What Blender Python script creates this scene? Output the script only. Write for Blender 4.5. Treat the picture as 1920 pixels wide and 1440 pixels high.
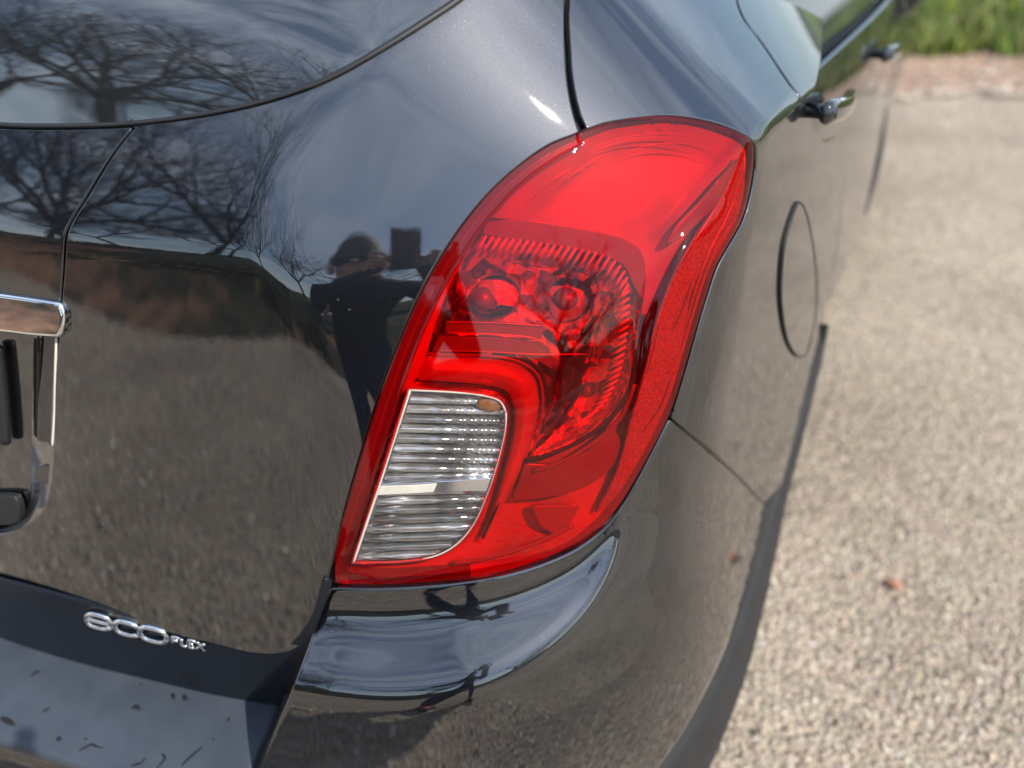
import bpy, bmesh, math, random
import numpy as np
from mathutils import Vector, Matrix, geometry
for o in list(bpy.data.objects): bpy.data.objects.remove(o)
SC = bpy.context.scene
COL = SC.collection
rad = math.radians

# ------------------------------------------------------------------ camera
FPX = 1700.0
YAW, PITCH = rad(26.5), rad(33)
CF = np.array([-math.sin(YAW)*math.cos(PITCH), math.cos(YAW)*math.cos(PITCH), -math.sin(PITCH)])
CR = np.array([math.cos(YAW), math.sin(YAW), 0.0])
CU = np.cross(CR, CF)
def ray(px, py):
    px = np.asarray(px, float); py = np.asarray(py, float)
    return CF + CR*((px-960)/FPX)[..., None] + CU*((720-py)/FPX)[..., None]
T = np.array([.87, .12, 1.08])                 # the outer tip of the tail light
C = T - ray(1410., 268.)*.83
cd = bpy.data.cameras.new('camera')
cam = bpy.data.objects.new('camera', cd); COL.objects.link(cam)
cd.sensor_width = 36; cd.lens = FPX/1920*36; cd.clip_start = .02; cd.clip_end = 400
cam.matrix_world = Matrix([[CR[0], CU[0], -CF[0], C[0]], [CR[1], CU[1], -CF[1], C[1]], [CR[2], CU[2], -CF[2], C[2]], [0, 0, 0, 1]])
cd.dof.use_dof = True; cd.dof.focus_distance = .84; cd.dof.aperture_fstop = 2.4
SC.camera = cam

# ------------------------------------------------------------------ light
SUN_AZ, SUN_EL = rad(69.5), rad(44)              # azimuth from -y towards +x
sdir = Vector((math.sin(SUN_AZ)*math.cos(SUN_EL), -math.cos(SUN_AZ)*math.cos(SUN_EL), math.sin(SUN_EL)))
W = bpy.data.worlds.new('World'); SC.world = W; W.use_nodes = True
nt = W.node_tree; nt.nodes.clear()
out = nt.nodes.new('ShaderNodeOutputWorld'); bg = nt.nodes.new('ShaderNodeBackground')
sky = nt.nodes.new('ShaderNodeTexSky'); sky.sky_type = 'NISHITA'; sky.sun_disc = False
sky.sun_elevation = SUN_EL; sky.sun_rotation = math.atan2(sdir.x, sdir.y)
sky.air_density = 1.3; sky.dust_density = .8; sky.ozone_density = 3.0
bg.inputs['Strength'].default_value = .15
tc = nt.nodes.new('ShaderNodeTexCoord')
sep = nt.nodes.new('ShaderNodeSeparateXYZ'); nt.links.new(tc.outputs['Generated'], sep.inputs[0])
mp = nt.nodes.new('ShaderNodeMapping'); mp.inputs['Scale'].default_value = (2.2, 3.2, 5.5); mp.inputs['Rotation'].default_value = (0, 0, .6)
nt.links.new(tc.outputs['Generated'], mp.inputs[0])
nz = nt.nodes.new('ShaderNodeTexNoise'); nz.inputs['Scale'].default_value = 1.1; nz.inputs['Detail'].default_value = 9
nz.inputs['Roughness'].default_value = .58; nz.inputs['Distortion'].default_value = .7
nt.links.new(mp.outputs[0], nz.inputs['Vector'])
cr = nt.nodes.new('ShaderNodeValToRGB'); cr.color_ramp.elements[0].position = .40; cr.color_ramp.elements[1].position = .74
cr.color_ramp.elements[0].color = (.08, .08, .08, 1); cr.color_ramp.elements[1].color = (.95, .95, .95, 1)
nt.links.new(nz.outputs['Fac'], cr.inputs[0])
mx = nt.nodes.new('ShaderNodeMix'); mx.data_type = 'RGBA'
nt.links.new(cr.outputs[0], mx.inputs['Factor']); nt.links.new(sky.outputs[0], mx.inputs[6])
mx.inputs[7].default_value = (6.6, 7.5, 9.0, 1)
nt.links.new(mx.outputs[2], bg.inputs['Color']); nt.links.new(bg.outputs[0], out.inputs[0])
sl = bpy.data.lights.new('sun', 'SUN'); sl.energy = 4.8; sl.angle = rad(.53); sl.color = (1, .935, .85)
so = bpy.data.objects.new('sun', sl); COL.objects.link(so)
so.rotation_euler = sdir.to_track_quat('Z', 'Y').to_euler(); so.location = (6, -3, 9)
SC.view_settings.view_transform = 'Standard'; SC.view_settings.look = 'None'
SC.view_settings.exposure = 0.45; SC.view_settings.gamma = 1; SC.view_settings.use_curve_mapping = False
SC.render.engine = 'CYCLES'
SC.cycles.max_bounces = 12; SC.cycles.transparent_max_bounces = 24; SC.cycles.glossy_bounces = 8
SC.cycles.caustics_reflective = False; SC.cycles.caustics_refractive = False
SC.cycles.sample_clamp_indirect = 6.0

# ------------------------------------------------------------------ materials
def newmat(name):
    m = bpy.data.materials.new(name); m.use_nodes = True
    return m, m.node_tree, m.node_tree.nodes['Principled BSDF']
def setp(b, **k):
    for n, v in k.items():
        n = {'ior': 'IOR', 'coat_ior': 'Coat IOR', 'coat': 'Coat Weight', 'coat_rough': 'Coat Roughness', 'color': 'Base Color',
             'rough': 'Roughness', 'metal': 'Metallic', 'spec': 'Specular IOR Level'}.get(n, n)
        if n == 'Base Color' and len(v) == 3: v = (*v, 1)
        b.inputs[n].default_value = v
def noise_color(t, b, c0, c1, scale, detail=6, p0=.35, p1=.65, vec='Object', rough=.6):
    tcn = t.nodes.new('ShaderNodeTexCoord'); n = t.nodes.new('ShaderNodeTexNoise')
    n.inputs['Scale'].default_value = scale; n.inputs['Detail'].default_value = detail; n.inputs['Roughness'].default_value = rough
    t.links.new(tcn.outputs[vec], n.inputs['Vector'])
    r = t.nodes.new('ShaderNodeValToRGB'); r.color_ramp.elements[0].position = p0; r.color_ramp.elements[1].position = p1
    r.color_ramp.elements[0].color = (*c0, 1); r.color_ramp.elements[1].color = (*c1, 1)
    t.links.new(n.outputs['Fac'], r.inputs[0])
    if b: t.links.new(r.outputs[0], b.inputs['Base Color'])
    return tcn, n, r
def bump(t, b, tcn, scale, strength, dist=.001, kind='ShaderNodeTexNoise', vec='Object', sock=None):
    n = t.nodes.new(kind); n.inputs['Scale'].default_value = scale
    t.links.new(tcn.outputs[vec], n.inputs['Vector'])
    bm_ = t.nodes.new('ShaderNodeBump'); bm_.inputs['Strength'].default_value = strength; bm_.inputs['Distance'].default_value = dist
    t.links.new(n.outputs[0] if sock is None else n.outputs[sock], bm_.inputs['Height']); t.links.new(bm_.outputs[0], b.inputs['Normal'])
    return n, bm_

def mk_paint():
    m, t, b = newmat('black_metallic_paint')
    setp(b, color=(.030, .032, .040), metal=.9, rough=.42, coat=1.0, coat_rough=.012, coat_ior=2.12)
    tcn, n, r = noise_color(t, b, (.007, .008, .011), (.018, .020, .026), 1500, 2, .42, .68)   # metal flake
    n2 = t.nodes.new('ShaderNodeTexNoise'); n2.inputs['Scale'].default_value = 900
    t.links.new(tcn.outputs['Object'], n2.inputs['Vector'])
    bp = t.nodes.new('ShaderNodeBump'); bp.inputs['Strength'].default_value = .18; bp.inputs['Distance'].default_value = .0006
    t.links.new(n2.outputs['Fac'], bp.inputs['Height']); t.links.new(bp.outputs[0], b.inputs['Normal'])
    # faint orange peel and dust on the clear coat
    n3 = t.nodes.new('ShaderNodeTexNoise'); n3.inputs['Scale'].default_value = 70; n3.inputs['Detail'].default_value = 2
    t.links.new(tcn.outputs['Object'], n3.inputs['Vector'])
    b3 = t.nodes.new('ShaderNodeBump'); b3.inputs['Strength'].default_value = .012; b3.inputs['Distance'].default_value = .002
    t.links.new(n3.outputs['Fac'], b3.inputs['Height']); t.links.new(b3.outputs[0], b.inputs['Coat Normal'])
    vo = t.nodes.new('ShaderNodeTexVoronoi'); vo.inputs['Scale'].default_value = 210; t.links.new(tcn.outputs['Object'], vo.inputs['Vector'])
    lt = t.nodes.new('ShaderNodeMath'); lt.operation = 'LESS_THAN'; lt.inputs[1].default_value = .11; t.links.new(vo.outputs['Distance'], lt.inputs[0])
    sc_ = t.nodes.new('ShaderNodeSeparateColor'); t.links.new(vo.outputs['Color'], sc_.inputs[0])
    gt = t.nodes.new('ShaderNodeMath'); gt.operation = 'GREATER_THAN'; gt.inputs[1].default_value = .86; t.links.new(sc_.outputs[0], gt.inputs[0])
    mu = t.nodes.new('ShaderNodeMath'); mu.operation = 'MULTIPLY'; t.links.new(lt.outputs[0], mu.inputs[0]); t.links.new(gt.outputs[0], mu.inputs[1])
    mxd = t.nodes.new('ShaderNodeMix'); mxd.data_type = 'RGBA'; mxd.inputs[7].default_value = (.050, .048, .045, 1)
    t.links.new(mu.outputs[0], mxd.inputs['Factor']); t.links.new(r.outputs[0], mxd.inputs[6]); t.links.new(mxd.outputs[2], b.inputs['Base Color'])
    cw = t.nodes.new('ShaderNodeMapRange'); cw.inputs[3].default_value = 1; cw.inputs[4].default_value = .72; t.links.new(mu.outputs[0], cw.inputs[0]); t.links.new(cw.outputs[0], b.inputs['Coat Weight'])
    n5 = t.nodes.new('ShaderNodeTexNoise'); n5.inputs['Scale'].default_value = 11; n5.inputs['Detail'].default_value = 7; t.links.new(tcn.outputs['Object'], n5.inputs['Vector'])
    cr5 = t.nodes.new('ShaderNodeMapRange'); cr5.inputs[1].default_value = .4; cr5.inputs[2].default_value = .75; cr5.inputs[3].default_value = .006; cr5.inputs[4].default_value = .022
    t.links.new(n5.outputs['Fac'], cr5.inputs[0]); t.links.new(cr5.outputs[0], b.inputs['Coat Roughness'])
    return m
PAINT = mk_paint()
def simple(name, color, rough=.5, metal=0., bscale=None, bstr=.1, bdist=.0005, c2=None, cscale=60, **k):
    m, t, b = newmat(name); setp(b, color=color, rough=rough, metal=metal, **k)
    tcn, n, r = noise_color(t, b, color, c2 if c2 else tuple(min(1, c*1.15) for c in color), cscale)
    if bscale: bump(t, b, tcn, bscale, bstr, bdist)
    return m
RUBBER = simple('black_rubber', (.012, .012, .013), .55, bscale=300)
DARK = simple('dark_void_plastic', (.006, .006, .007), .7)
GLOSSBLACK = simple('gloss_black_plastic', (.008, .008, .010), .06, coat=1.0, coat_rough=.01)
STEP = simple('grey_textured_bumper_plastic', (.036, .045, .060), .42, bscale=1400, bstr=.35, bdist=.0004, c2=(.052, .063, .081), cscale=14)
CLAD = simple('grey_cladding_plastic', (.009, .009, .009), .75, bscale=1200, bstr=.25, c2=(.014, .014, .014), cscale=25)
CHROME = simple('chrome', (.86, .86, .87), .05, 1.0)
CHROME_SOFT = simple('satin_chrome', (.80, .80, .82), .14, 1.0)
SILVER = simple('bright_reflector', (.66, .65, .64), .26, .34, c2=(.40, .39, .38), cscale=10)
RIBW = simple('bright_rib', (.9, .9, .9), .15, .3)
def mk_reflector():
    m, t, b = newmat('faceted_reflector'); setp(b, color=(.85, .84, .83), metal=1.0, rough=.16)
    tcn = t.nodes.new('ShaderNodeTexCoord'); bump(t, b, tcn, 55, .9, .004, 'ShaderNodeTexVoronoi')
    return m
REFLECTOR = mk_reflector()
WHITEPL = simple('cream_plastic', (.56, .53, .46), .4)
TEXTURED = simple('grained_lens_backing', (.42, .42, .42), .45, .1, bscale=900, bstr=.8, bdist=.002, c2=(.16, .16, .16), cscale=420)
AMBER = simple('amber_bulb', (.17, .060, .010), .12, coat=1.0)
DARKRED_BACK = simple('lens_rim_backing', (.22, .21, .21), .35)
SHELF = simple('reflector_shelf', (.20, .19, .19), .3, .3)
def mk_lens(name, tint, gloss_ior=1.5, haze=(.8, .02, .02), hz=.03, ridges=None):
    m = bpy.data.materials.new(name); m.use_nodes = True; t = m.node_tree; t.nodes.clear()
    o = t.nodes.new('ShaderNodeOutputMaterial')
    tr = t.nodes.new('ShaderNodeBsdfTransparent'); tr.inputs[0].default_value = (*tint, 1)
    df = t.nodes.new('ShaderNodeBsdfDiffuse'); df.inputs[0].default_value = (*haze, 1)
    gl = t.nodes.new('ShaderNodeBsdfGlossy'); gl.inputs['Roughness'].default_value = .015
    f0 = ((gloss_ior-1)/(gloss_ior+1))**2
    lw = t.nodes.new('ShaderNodeLayerWeight'); pw = t.nodes.new('ShaderNodeMath'); pw.operation = 'POWER'; pw.inputs[1].default_value = 5
    fr = t.nodes.new('ShaderNodeMapRange'); fr.inputs[3].default_value = f0; fr.inputs[4].default_value = 1
    t.links.new(lw.outputs['Facing'], pw.inputs[0]); t.links.new(pw.outputs[0], fr.inputs[0])
    m1 = t.nodes.new('ShaderNodeMixShader'); m1.inputs[0].default_value = hz
    m2 = t.nodes.new('ShaderNodeMixShader')
    tcn = t.nodes.new('ShaderNodeTexCoord'); n = t.nodes.new('ShaderNodeTexNoise'); n.inputs['Scale'].default_value = 25
    t.links.new(tcn.outputs['Object'], n.inputs['Vector'])
    r = t.nodes.new('ShaderNodeMapRange'); r.inputs[3].default_value = hz*.6; r.inputs[4].default_value = hz*1.4
    t.links.new(n.outputs['Fac'], r.inputs[0]); t.links.new(r.outputs[0], m1.inputs[0])
    t.links.new(tr.outputs[0], m1.inputs[1]); t.links.new(df.outputs[0], m1.inputs[2])
    t.links.new(fr.outputs[0], m2.inputs[0]); t.links.new(m1.outputs[0], m2.inputs[1]); t.links.new(gl.outputs[0], m2.inputs[2])
    t.links.new(m2.outputs[0], o.inputs[0])
    return m
REDLENS = mk_lens('red_lens', (.95, .006, .009), 1.52, (.8, .01, .012), .010)
RIMLENS = mk_lens('deep_red_lens', (.62, .006, .008), 1.6, (.5, .005, .005), .06)
CLEAR = mk_lens('clear_lens', (.95, .95, .95), 1.6, (.7, .7, .7), .02)
def mk_glass():
    m, t, b = newmat('dark_tinted_glass'); setp(b, color=(.010, .012, .014), rough=.0, ior=2.4)
    noise_color(t, b, (.008, .010, .012), (.016, .018, .020), 3)
    return m
GLASS = mk_glass()

# ------------------------------------------------------------------ the body as crossing curved half-spaces
def nrm(az, tl):
    az, tl = rad(az), rad(tl)
    return np.array([math.sin(az)*math.cos(tl), -math.cos(az)*math.cos(tl), math.sin(tl)])
class HS:
    def __init__(s, P0, az, tl, ku=0, kv=0, kd=0, u0=9, kr=None, v0=9):
        s.P = np.array(P0, float); s.n = nrm(az, tl); a = rad(az)
        s.u = np.array([math.cos(a), math.sin(a), 0]); s.v = np.cross(s.n, s.u); s.v = s.v*np.sign(s.v[2])
        s.ku, s.kv, s.kd, s.u0 = ku, kv, kd, u0; s.kr = ku if kr is None else kr; s.v0 = v0
    def __call__(s, X):
        d = X-s.P; u = d@s.u; v = d@s.v
        return d@s.n + .5*np.where(u > 0, s.kr, s.ku)*np.where(np.abs(u) < s.u0, u*u, 2*s.u0*np.abs(u)-s.u0**2) + np.where(v > 0, .5*s.kv, .5*s.kd)*np.where(np.abs(v) < s.v0, v*v, 2*s.v0*np.abs(v)-s.v0**2)
    def hit(s, px, py):
        d = ray(px, py); return C+d*(np.dot(s.n, s.P-C)/(d@s.n))[..., None]
def smax(a, b, k):
    h = np.maximum(k-np.abs(a-b), 0)/k
    return np.maximum(a, b)+h*h*k*.25
def sst(x, a, b):
    t = np.clip((x-a)/(b-a), 0, 1); return t*t*(3-2*t)
def grad(fn, X, e=1e-4):
    g = np.stack([(fn(X+e*np.eye(3)[i])-fn(X-e*np.eye(3)[i])) for i in range(3)], -1)
    return g/np.maximum(np.linalg.norm(g, axis=-1, keepdims=True), 1e-9)
def march(fn, O, D, t0, t1, n, off, geo=True):
    shp = D.shape[:-1]; lo = np.full(shp, t0); hi = np.full(shp, np.nan); prev = lo.copy(); found = np.zeros(shp, bool)
    for i in range(1, n+1):
        t = t0*(t1/t0)**(i/n) if geo else t0+(t1-t0)*i/n
        new = (fn(O+D*t)-off < 0) & ~found
        lo = np.where(new, prev, lo); hi = np.where(new, t, hi); found |= new; prev = np.full(shp, t)
    for _ in range(22):
        m = .5*(lo+hi); neg = fn(O+D*m[..., None])-off < 0
        hi = np.where(neg, m, hi); lo = np.where(neg, lo, m)
    return O+D*hi[..., None]
def cast(fn, px, py, off=0.):
    return march(fn, C, ray(px, py), .45, 2.2, 90, off)
def castx(fn, yy, zz, off=0.):
    O = np.stack([np.full_like(yy, 1.3), yy, zz], -1); D = np.zeros_like(O); D[..., 0] = -1
    return march(fn, O, D, 0., 1.1, 90, off, False)
def P2(x, y): return np.array(float(x)), np.array(float(y))
B0 = C+ray(627., 1093.)*.875
RLp = HS(B0, 14, 10)
L2 = RLp.hit(420., 470.)
RL = HS(RLp.hit(420., 800.), 13, 9.5, ku=.5)
RU = HS(L2, 13, 23, ku=.45, kr=1.2, kv=1.5)
SH = HS(T, 52, 40, ku=.3, kv=-.9)
CHU0 = HS(cast(RU, *P2(770, 310)), 33, 25, ku=.5, kv=1.1, kd=.3)
CHL = HS(cast(RL, *P2(628, 690)), 33, 11.5, ku=.5, kv=-1.2, kd=.2)
CHM = HS(cast(CHL, *P2(730, 655)), 33, 13.5, ku=.5, kv=2.2, kd=0, v0=.085)
CHU = lambda X: smax(CHU0(X), CHM(X), .01)
SH3 = HS(T, 88, 50, ku=.25, kv=-.2)
SD = HS(T, 87.5, 4.2, ku=.085, kv=.10, kd=0)
Q_ = cast(SH, *P2(1200, 412))
S2 = HS((T+Q_)/2+.003*nrm(60, 14), 60, 14, ku=.6, kv=.5, kd=.4, u0=.11)
def body(X):
    x, y, z = X[..., 0], X[..., 1], X[..., 2]
    s = smax(SD(X), S2(X), .03)
    rear = smax(RL(X), RU(X), .003+.03*sst(x, .53, .66))
    ch = smax(CHL(X), CHU(X), .012)
    rc = smax(rear, ch, .005+.012*sst(z, 1.03, .8))
    side = smax(s, smax(SH(X), SH3(X), .035), .004+.03*sst(-y, .0, .10))
    return smax(rc, side, .015)
LN = HS(cast(body, *P2(800, 600))+.002*nrm(31, 20), 31, 20, ku=1.2, kv=.9, kd=1.4)
def lens(X):
    y = X[..., 1]
    s = smax(SD(X), S2(X), .03)
    a = smax(s, SH(X), .004+.05*sst(-y, .0, .10))
    return smax(a, LN(X), .02)-.001

# ------------------------------------------------------------------ mesh helpers
def link(o, parent=None):
    COL.objects.link(o)
    if parent is not None:
        o.parent = parent; o.matrix_parent_inverse = parent.matrix_world.inverted()
    return o
def mesh_obj(name, V, Fc, mat, parent=None, smooth=True, normals=None, mats=None, fmat=None):
    me = bpy.data.meshes.new(name); me.from_pydata([tuple(map(float, v)) for v in V], [], [tuple(int(i) for i in f) for f in Fc]); me.update()
    for mm in (mats or [mat]): me.materials.append(mm)
    if fmat is not None: me.polygons.foreach_set('material_index', np.asarray(fmat, np.int32))
    if smooth: me.polygons.foreach_set('use_smooth', np.ones(len(me.polygons), bool))
    if normals is not None: me.normals_split_custom_set_from_vertices([tuple(map(float, n)) for n in normals])
    return link(bpy.data.objects.new(name, me), parent)
def spline(pts, step=8., closed=False):
    P = np.array(pts, float)
    if len(P) < 3 and not closed: ctrl = np.vstack([2*P[0]-P[1], P, 2*P[-1]-P[-2]])
    elif closed: ctrl = np.vstack([P[-1], P, P[0], P[1]])
    else: ctrl = np.vstack([2*P[0]-P[1], P, 2*P[-1]-P[-2]])
    res = []
    for i in range(1, len(ctrl)-2):
        p0, p1, p2, p3 = ctrl[i-1:i+3]
        t1 = np.linalg.norm(p1-p0)**.5+1e-6; t2 = np.linalg.norm(p2-p1)**.5+1e-6; t3 = np.linalg.norm(p3-p2)**.5+1e-6
        m1 = (p1-p0)/t1-(p2-p0)/(t1+t2)+(p2-p1)/t2; m2 = (p2-p1)/t2-(p3-p1)/(t2+t3)+(p3-p2)/t3
        m1, m2 = m1*t2, m2*t2
        n = max(1, int(math.ceil(np.linalg.norm(p2-p1)/step)))
        for k in range(n):
            t = k/n
            res.append((2*t**3-3*t**2+1)*p1+(t**3-2*t**2+t)*m1+(-2*t**3+3*t**2)*p2+(t**3-t**2)*m2)
    if not closed: res.append(P[-1])
    return np.array(res)
def outline(curves, step=8.):
    """curves joined end to end into a closed loop; each one is splined by itself, so corners stay sharp"""
    L = []
    for c in curves:
        s = spline(c, step) if len(c) > 1 else np.array(c, float)
        L.append(s)
    R_ = [L[0]]
    for s in L[1:]: R_.append(s[1:] if np.linalg.norm(s[0]-R_[-1][-1]) < step*.3 else s)
    R_ = np.vstack(R_)
    if np.linalg.norm(R_[0]-R_[-1]) < step*.3: R_ = R_[:-1]
    keep = [0]
    for i in range(1, len(R_)):
        if np.linalg.norm(R_[i]-R_[keep[-1]]) > step*.12: keep.append(i)
    return R_[keep]
def inside(poly, p):
    x, y = p[:, 0], p[:, 1]; ins = np.zeros(len(p), bool); a = poly; b = np.roll(poly, -1, 0)
    for (x0, y0), (x1, y1) in zip(a, b):
        c = ((y0 > y) != (y1 > y)) & (x < (x1-x0)*(y-y0)/(y1-y0+1e-12)+x0); ins ^= c
    return ins
def dist_poly(p, line, closed=False):
    a = line if closed else line[:-1]; b = np.roll(line, -1, 0) if closed else line[1:]
    best = np.full(len(p), 1e18); where = np.zeros(len(p)); side = np.zeros(len(p))
    for i, (p0, p1) in enumerate(zip(a, b)):
        d = p1-p0; t = np.clip(((p-p0)@d)/(d@d+1e-12), 0, 1); q = p-(p0+t[:, None]*d); dd = (q*q).sum(1)
        m = dd < best; best[m] = dd[m]; where[m] = (i+t)[m]; side[m] = np.sign(d[0]*q[:, 1]-d[1]*q[:, 0])[m]
    return np.sqrt(best), where, side
rng = np.random.default_rng(7)
def patch(name, loop, mat, parent, fn=None, off=0., step=10., holes=(), lip=.006, r=.0012, dom='px', analytic=True, scale=(1, 1), flip=False, mid=None):
    """a panel cut from a surface along an outline, with a rounded, turned-in edge"""
    fn = fn or body
    loops = [np.array(loop, float)]+[np.array(h, float) for h in holes]
    mn, mxx = loops[0].min(0), loops[0].max(0)
    gx, gy = np.meshgrid(np.arange(mn[0], mxx[0], step), np.arange(mn[1], mxx[1], step))
    gx = gx+(np.arange(gy.shape[0]) % 2)[:, None]*step*.5
    G = np.stack([gx.ravel(), gy.ravel()], 1)
    ok = inside(loops[0], G) & (dist_poly(G, loops[0], True)[0] > step*.45)
    for h in loops[1:]: ok &= ~inside(h, G) & (dist_poly(G, h, True)[0] > step*.45)
    G = G[ok]; edges = []; nb = 0
    for L in loops:
        edges += [(nb+i, nb+(i+1) % len(L)) for i in range(len(L))]; nb += len(L)
    A = np.vstack(loops+[G])
    vo, _, fo, orig, _, _ = geometry.delaunay_2d_cdt([Vector(p) for p in A], edges, [], 0, 1e-7)
    A2 = np.array([tuple(v) for v in vo]); Fc = np.array([f for f in fo if len(f) == 3])
    cen = A2[Fc].mean(1); ok = inside(loops[0], cen)
    for h in loops[1:]: ok &= ~inside(h, cen)
    Fc = Fc[ok]
    o_ = off(A2) if callable(off) else off
    X = cast(fn, A2[:, 0], A2[:, 1], o_) if dom == 'px' else castx(fn, A2[:, 0], A2[:, 1], o_)
    bad = np.isnan(X[:, 0])
    if bad.any():
        good = np.where(~bad)[0]
        for i in np.where(bad)[0]:
            X[i] = X[good[np.argmin(((A2[good]-A2[i])**2).sum(1))]]
    want = (C-X) if dom == 'px' else np.tile([1., 0, 0], (len(X), 1))
    fn_ = np.cross(X[Fc[:, 1]]-X[Fc[:, 0]], X[Fc[:, 2]]-X[Fc[:, 0]])
    fl = (fn_*want[Fc[:, 0]]).sum(1) < 0
    Fc[fl] = Fc[fl][:, ::-1]
    fn_[fl] *= -1
    if analytic and not callable(off): N = grad(fn, X)
    else:
        N = np.zeros_like(X)
        for k in range(3): np.add.at(N, Fc[:, k], fn_)
        N /= np.maximum(np.linalg.norm(N, axis=1, keepdims=True), 1e-12)
    V, NN, FF = list(X), list(N), [tuple(f) for f in Fc]
    if lip:
        # boundary edges of the kept triangles, in order of orientation
        cnt = {}
        for f in Fc:
            for a_, b_ in ((f[0], f[1]), (f[1], f[2]), (f[2], f[0])): cnt[(a_, b_)] = 1
        be = [(a_, b_) for (a_, b_) in cnt if (b_, a_) not in cnt]
        outd = {}
        for a_, b_ in be:
            t = X[b_]-X[a_]; t = t/max(np.linalg.norm(t), 1e-9)
            for k in (a_, b_): outd[k] = outd.get(k, 0)+np.cross(t, N[k])
        ids = {}
        for k, d in outd.items():
            d = d/max(np.linalg.norm(d), 1e-9); n = N[k]; row = [k]
            for ang in (35, 65, 90):
                a = rad(ang); row.append(len(V)); V.append(X[k]+d*r*math.sin(a)-n*r*(1-math.cos(a))); NN.append(n*math.cos(a)+d*math.sin(a))
            row.append(len(V)); V.append(X[k]+d*r-n*lip); NN.append(d)
            ids[k] = row
        for a_, b_ in be:
            for q in range(4): FF.append((ids[b_][q], ids[a_][q], ids[a_][q+1], ids[b_][q+1]))
    return mesh_obj(name, V, FF, mat, parent, normals=NN if analytic else None)
def tube_pts(P, N, rw, rh, nseg=10, caps=True, taper=None):
    """sweep an ellipse (rw across, rh along N) along points P"""
    P = np.array(P, float); N = np.array(N, float)
    if N.ndim == 1: N = np.tile(N, (len(P), 1))
    Tn = np.gradient(P, axis=0); Tn /= np.linalg.norm(Tn, axis=1, keepdims=True)+1e-12
    B = np.cross(Tn, N); B /= np.linalg.norm(B, axis=1, keepdims=True)+1e-12
    N2 = np.cross(B, Tn)
    V = []; Fc = []
    for i in range(len(P)):
        k = 1. if taper is None else taper[i]
        for j in range(nseg):
            a = 2*math.pi*j/nseg; V.append(P[i]+B[i]*rw*k*math.cos(a)+N2[i]*rh*k*math.sin(a))
    for i in range(len(P)-1):
        for j in range(nseg):
            a, b = i*nseg+j, i*nseg+(j+1) % nseg; Fc.append((a, b, b+nseg, a+nseg))
    if caps:
        Fc.append(tuple(range(nseg))[::-1]); Fc.append(tuple((len(P)-1)*nseg+j for j in range(nseg)))
    return V, Fc
def line3(pts, fn, off=0., step=10., spl=True):
    L = spline(pts, step) if spl else np.array(pts, float)
    X = cast(fn, L[:, 0], L[:, 1], off); ok = ~np.isnan(X[:, 0]); X = X[ok]
    return X, grad(fn, X)
def tube_on(name, pts, mat, parent, fn=None, off=0., rw=.002, rh=.002, step=10., nseg=8, taper=None):
    X, N = line3(pts, fn or body, off, step)
    tp = None if taper is None else np.interp(np.linspace(0, 1, len(X)), *taper)
    V, Fc = tube_pts(X, N, rw, rh, nseg, taper=tp)
    return mesh_obj(name, V, Fc, mat, parent)
def empty(name, loc, label=None, cat=None, group=None, parent=None):
    o = bpy.data.objects.new(name, None); o.empty_display_size = .1; o.location = loc; link(o)
    bpy.context.view_layer.update()
    if parent is not None: o.parent = parent; o.matrix_parent_inverse = parent.matrix_world.inverted()
    if label: tag(o, label, cat, group)
    return o
def tag(o, label, cat, group=None, kind=None):
    if label: o['label'] = label
    if cat: o['category'] = cat
    if group: o['group'] = group
    if kind: o['kind'] = kind
    return o
def rbox(name, M, size, mat, parent, bev=.004, seg=3):
    bm = bmesh.new(); bmesh.ops.create_cube(bm, size=1); bmesh.ops.scale(bm, vec=size, verts=bm.verts)
    bmesh.ops.bevel(bm, geom=bm.edges[:], offset=bev, segments=seg, affect='EDGES', profile=.5)
    bm.transform(M); me = bpy.data.meshes.new(name); bm.to_mesh(me); bm.free(); me.materials.append(mat)
    me.polygons.foreach_set('use_smooth', np.ones(len(me.polygons), bool))
    return link(bpy.data.objects.new(name, me), parent)

# ------------------------------------------------------------------ ground, banks, hills
def fbm(x, y, seed=0):
    r = np.random.default_rng(seed); v = np.zeros_like(x, float); a = 1.
    for o_ in range(5):
        for _ in range(3):
            k = r.normal(size=2)*(1.1*1.9**o_); v += a*np.sin(k[0]*x+k[1]*y+r.uniform(0, 6.28))/3
        a *= .55
    return v
def grid_mesh(name, xs, ys, zf, mat, cut=None):
    X, Y = np.meshgrid(xs, ys); Z = zf(X, Y); V = np.stack([X, Y, Z], -1).reshape(-1, 3); nx = len(xs)
    F_ = [(j*nx+i, j*nx+i+1, (j+1)*nx+i+1, (j+1)*nx+i) for j in range(len(ys)-1) for i in range(nx-1)]
    return mesh_obj(name, V, F_, mat)
def mk_gravel():
    m, t, b = newmat('gravel_ground'); setp(b, rough=.9)
    tcn, n, r = noise_color(t, None, (.24, .195, .145), (.44, .37, .285), 1.2, 5, .3, .7)
    v = t.nodes.new('ShaderNodeTexVoronoi'); v.inputs['Scale'].default_value = 75; t.links.new(tcn.outputs['Object'], v.inputs['Vector'])
    hs = t.nodes.new('ShaderNodeHueSaturation'); hs.inputs['Saturation'].default_value = .12; hs.inputs['Value'].default_value = .62
    t.links.new(v.outputs['Color'], hs.inputs['Color'])
    mm = t.nodes.new('ShaderNodeMix'); mm.data_type = 'RGBA'; mm.blend_type = 'OVERLAY'; mm.inputs['Factor'].default_value = .75
    t.links.new(r.outputs[0], mm.inputs[6]); t.links.new(hs.outputs[0], mm.inputs[7]); t.links.new(mm.outputs[2], b.inputs['Base Color'])
    bp = t.nodes.new('ShaderNodeBump'); bp.inputs['Strength'].default_value = .9; bp.inputs['Distance'].default_value = .012; bp.invert = True
    t.links.new(v.outputs['Distance'], bp.inputs['Height']); t.links.new(bp.outputs[0], b.inputs['Normal'])
    return m
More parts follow.
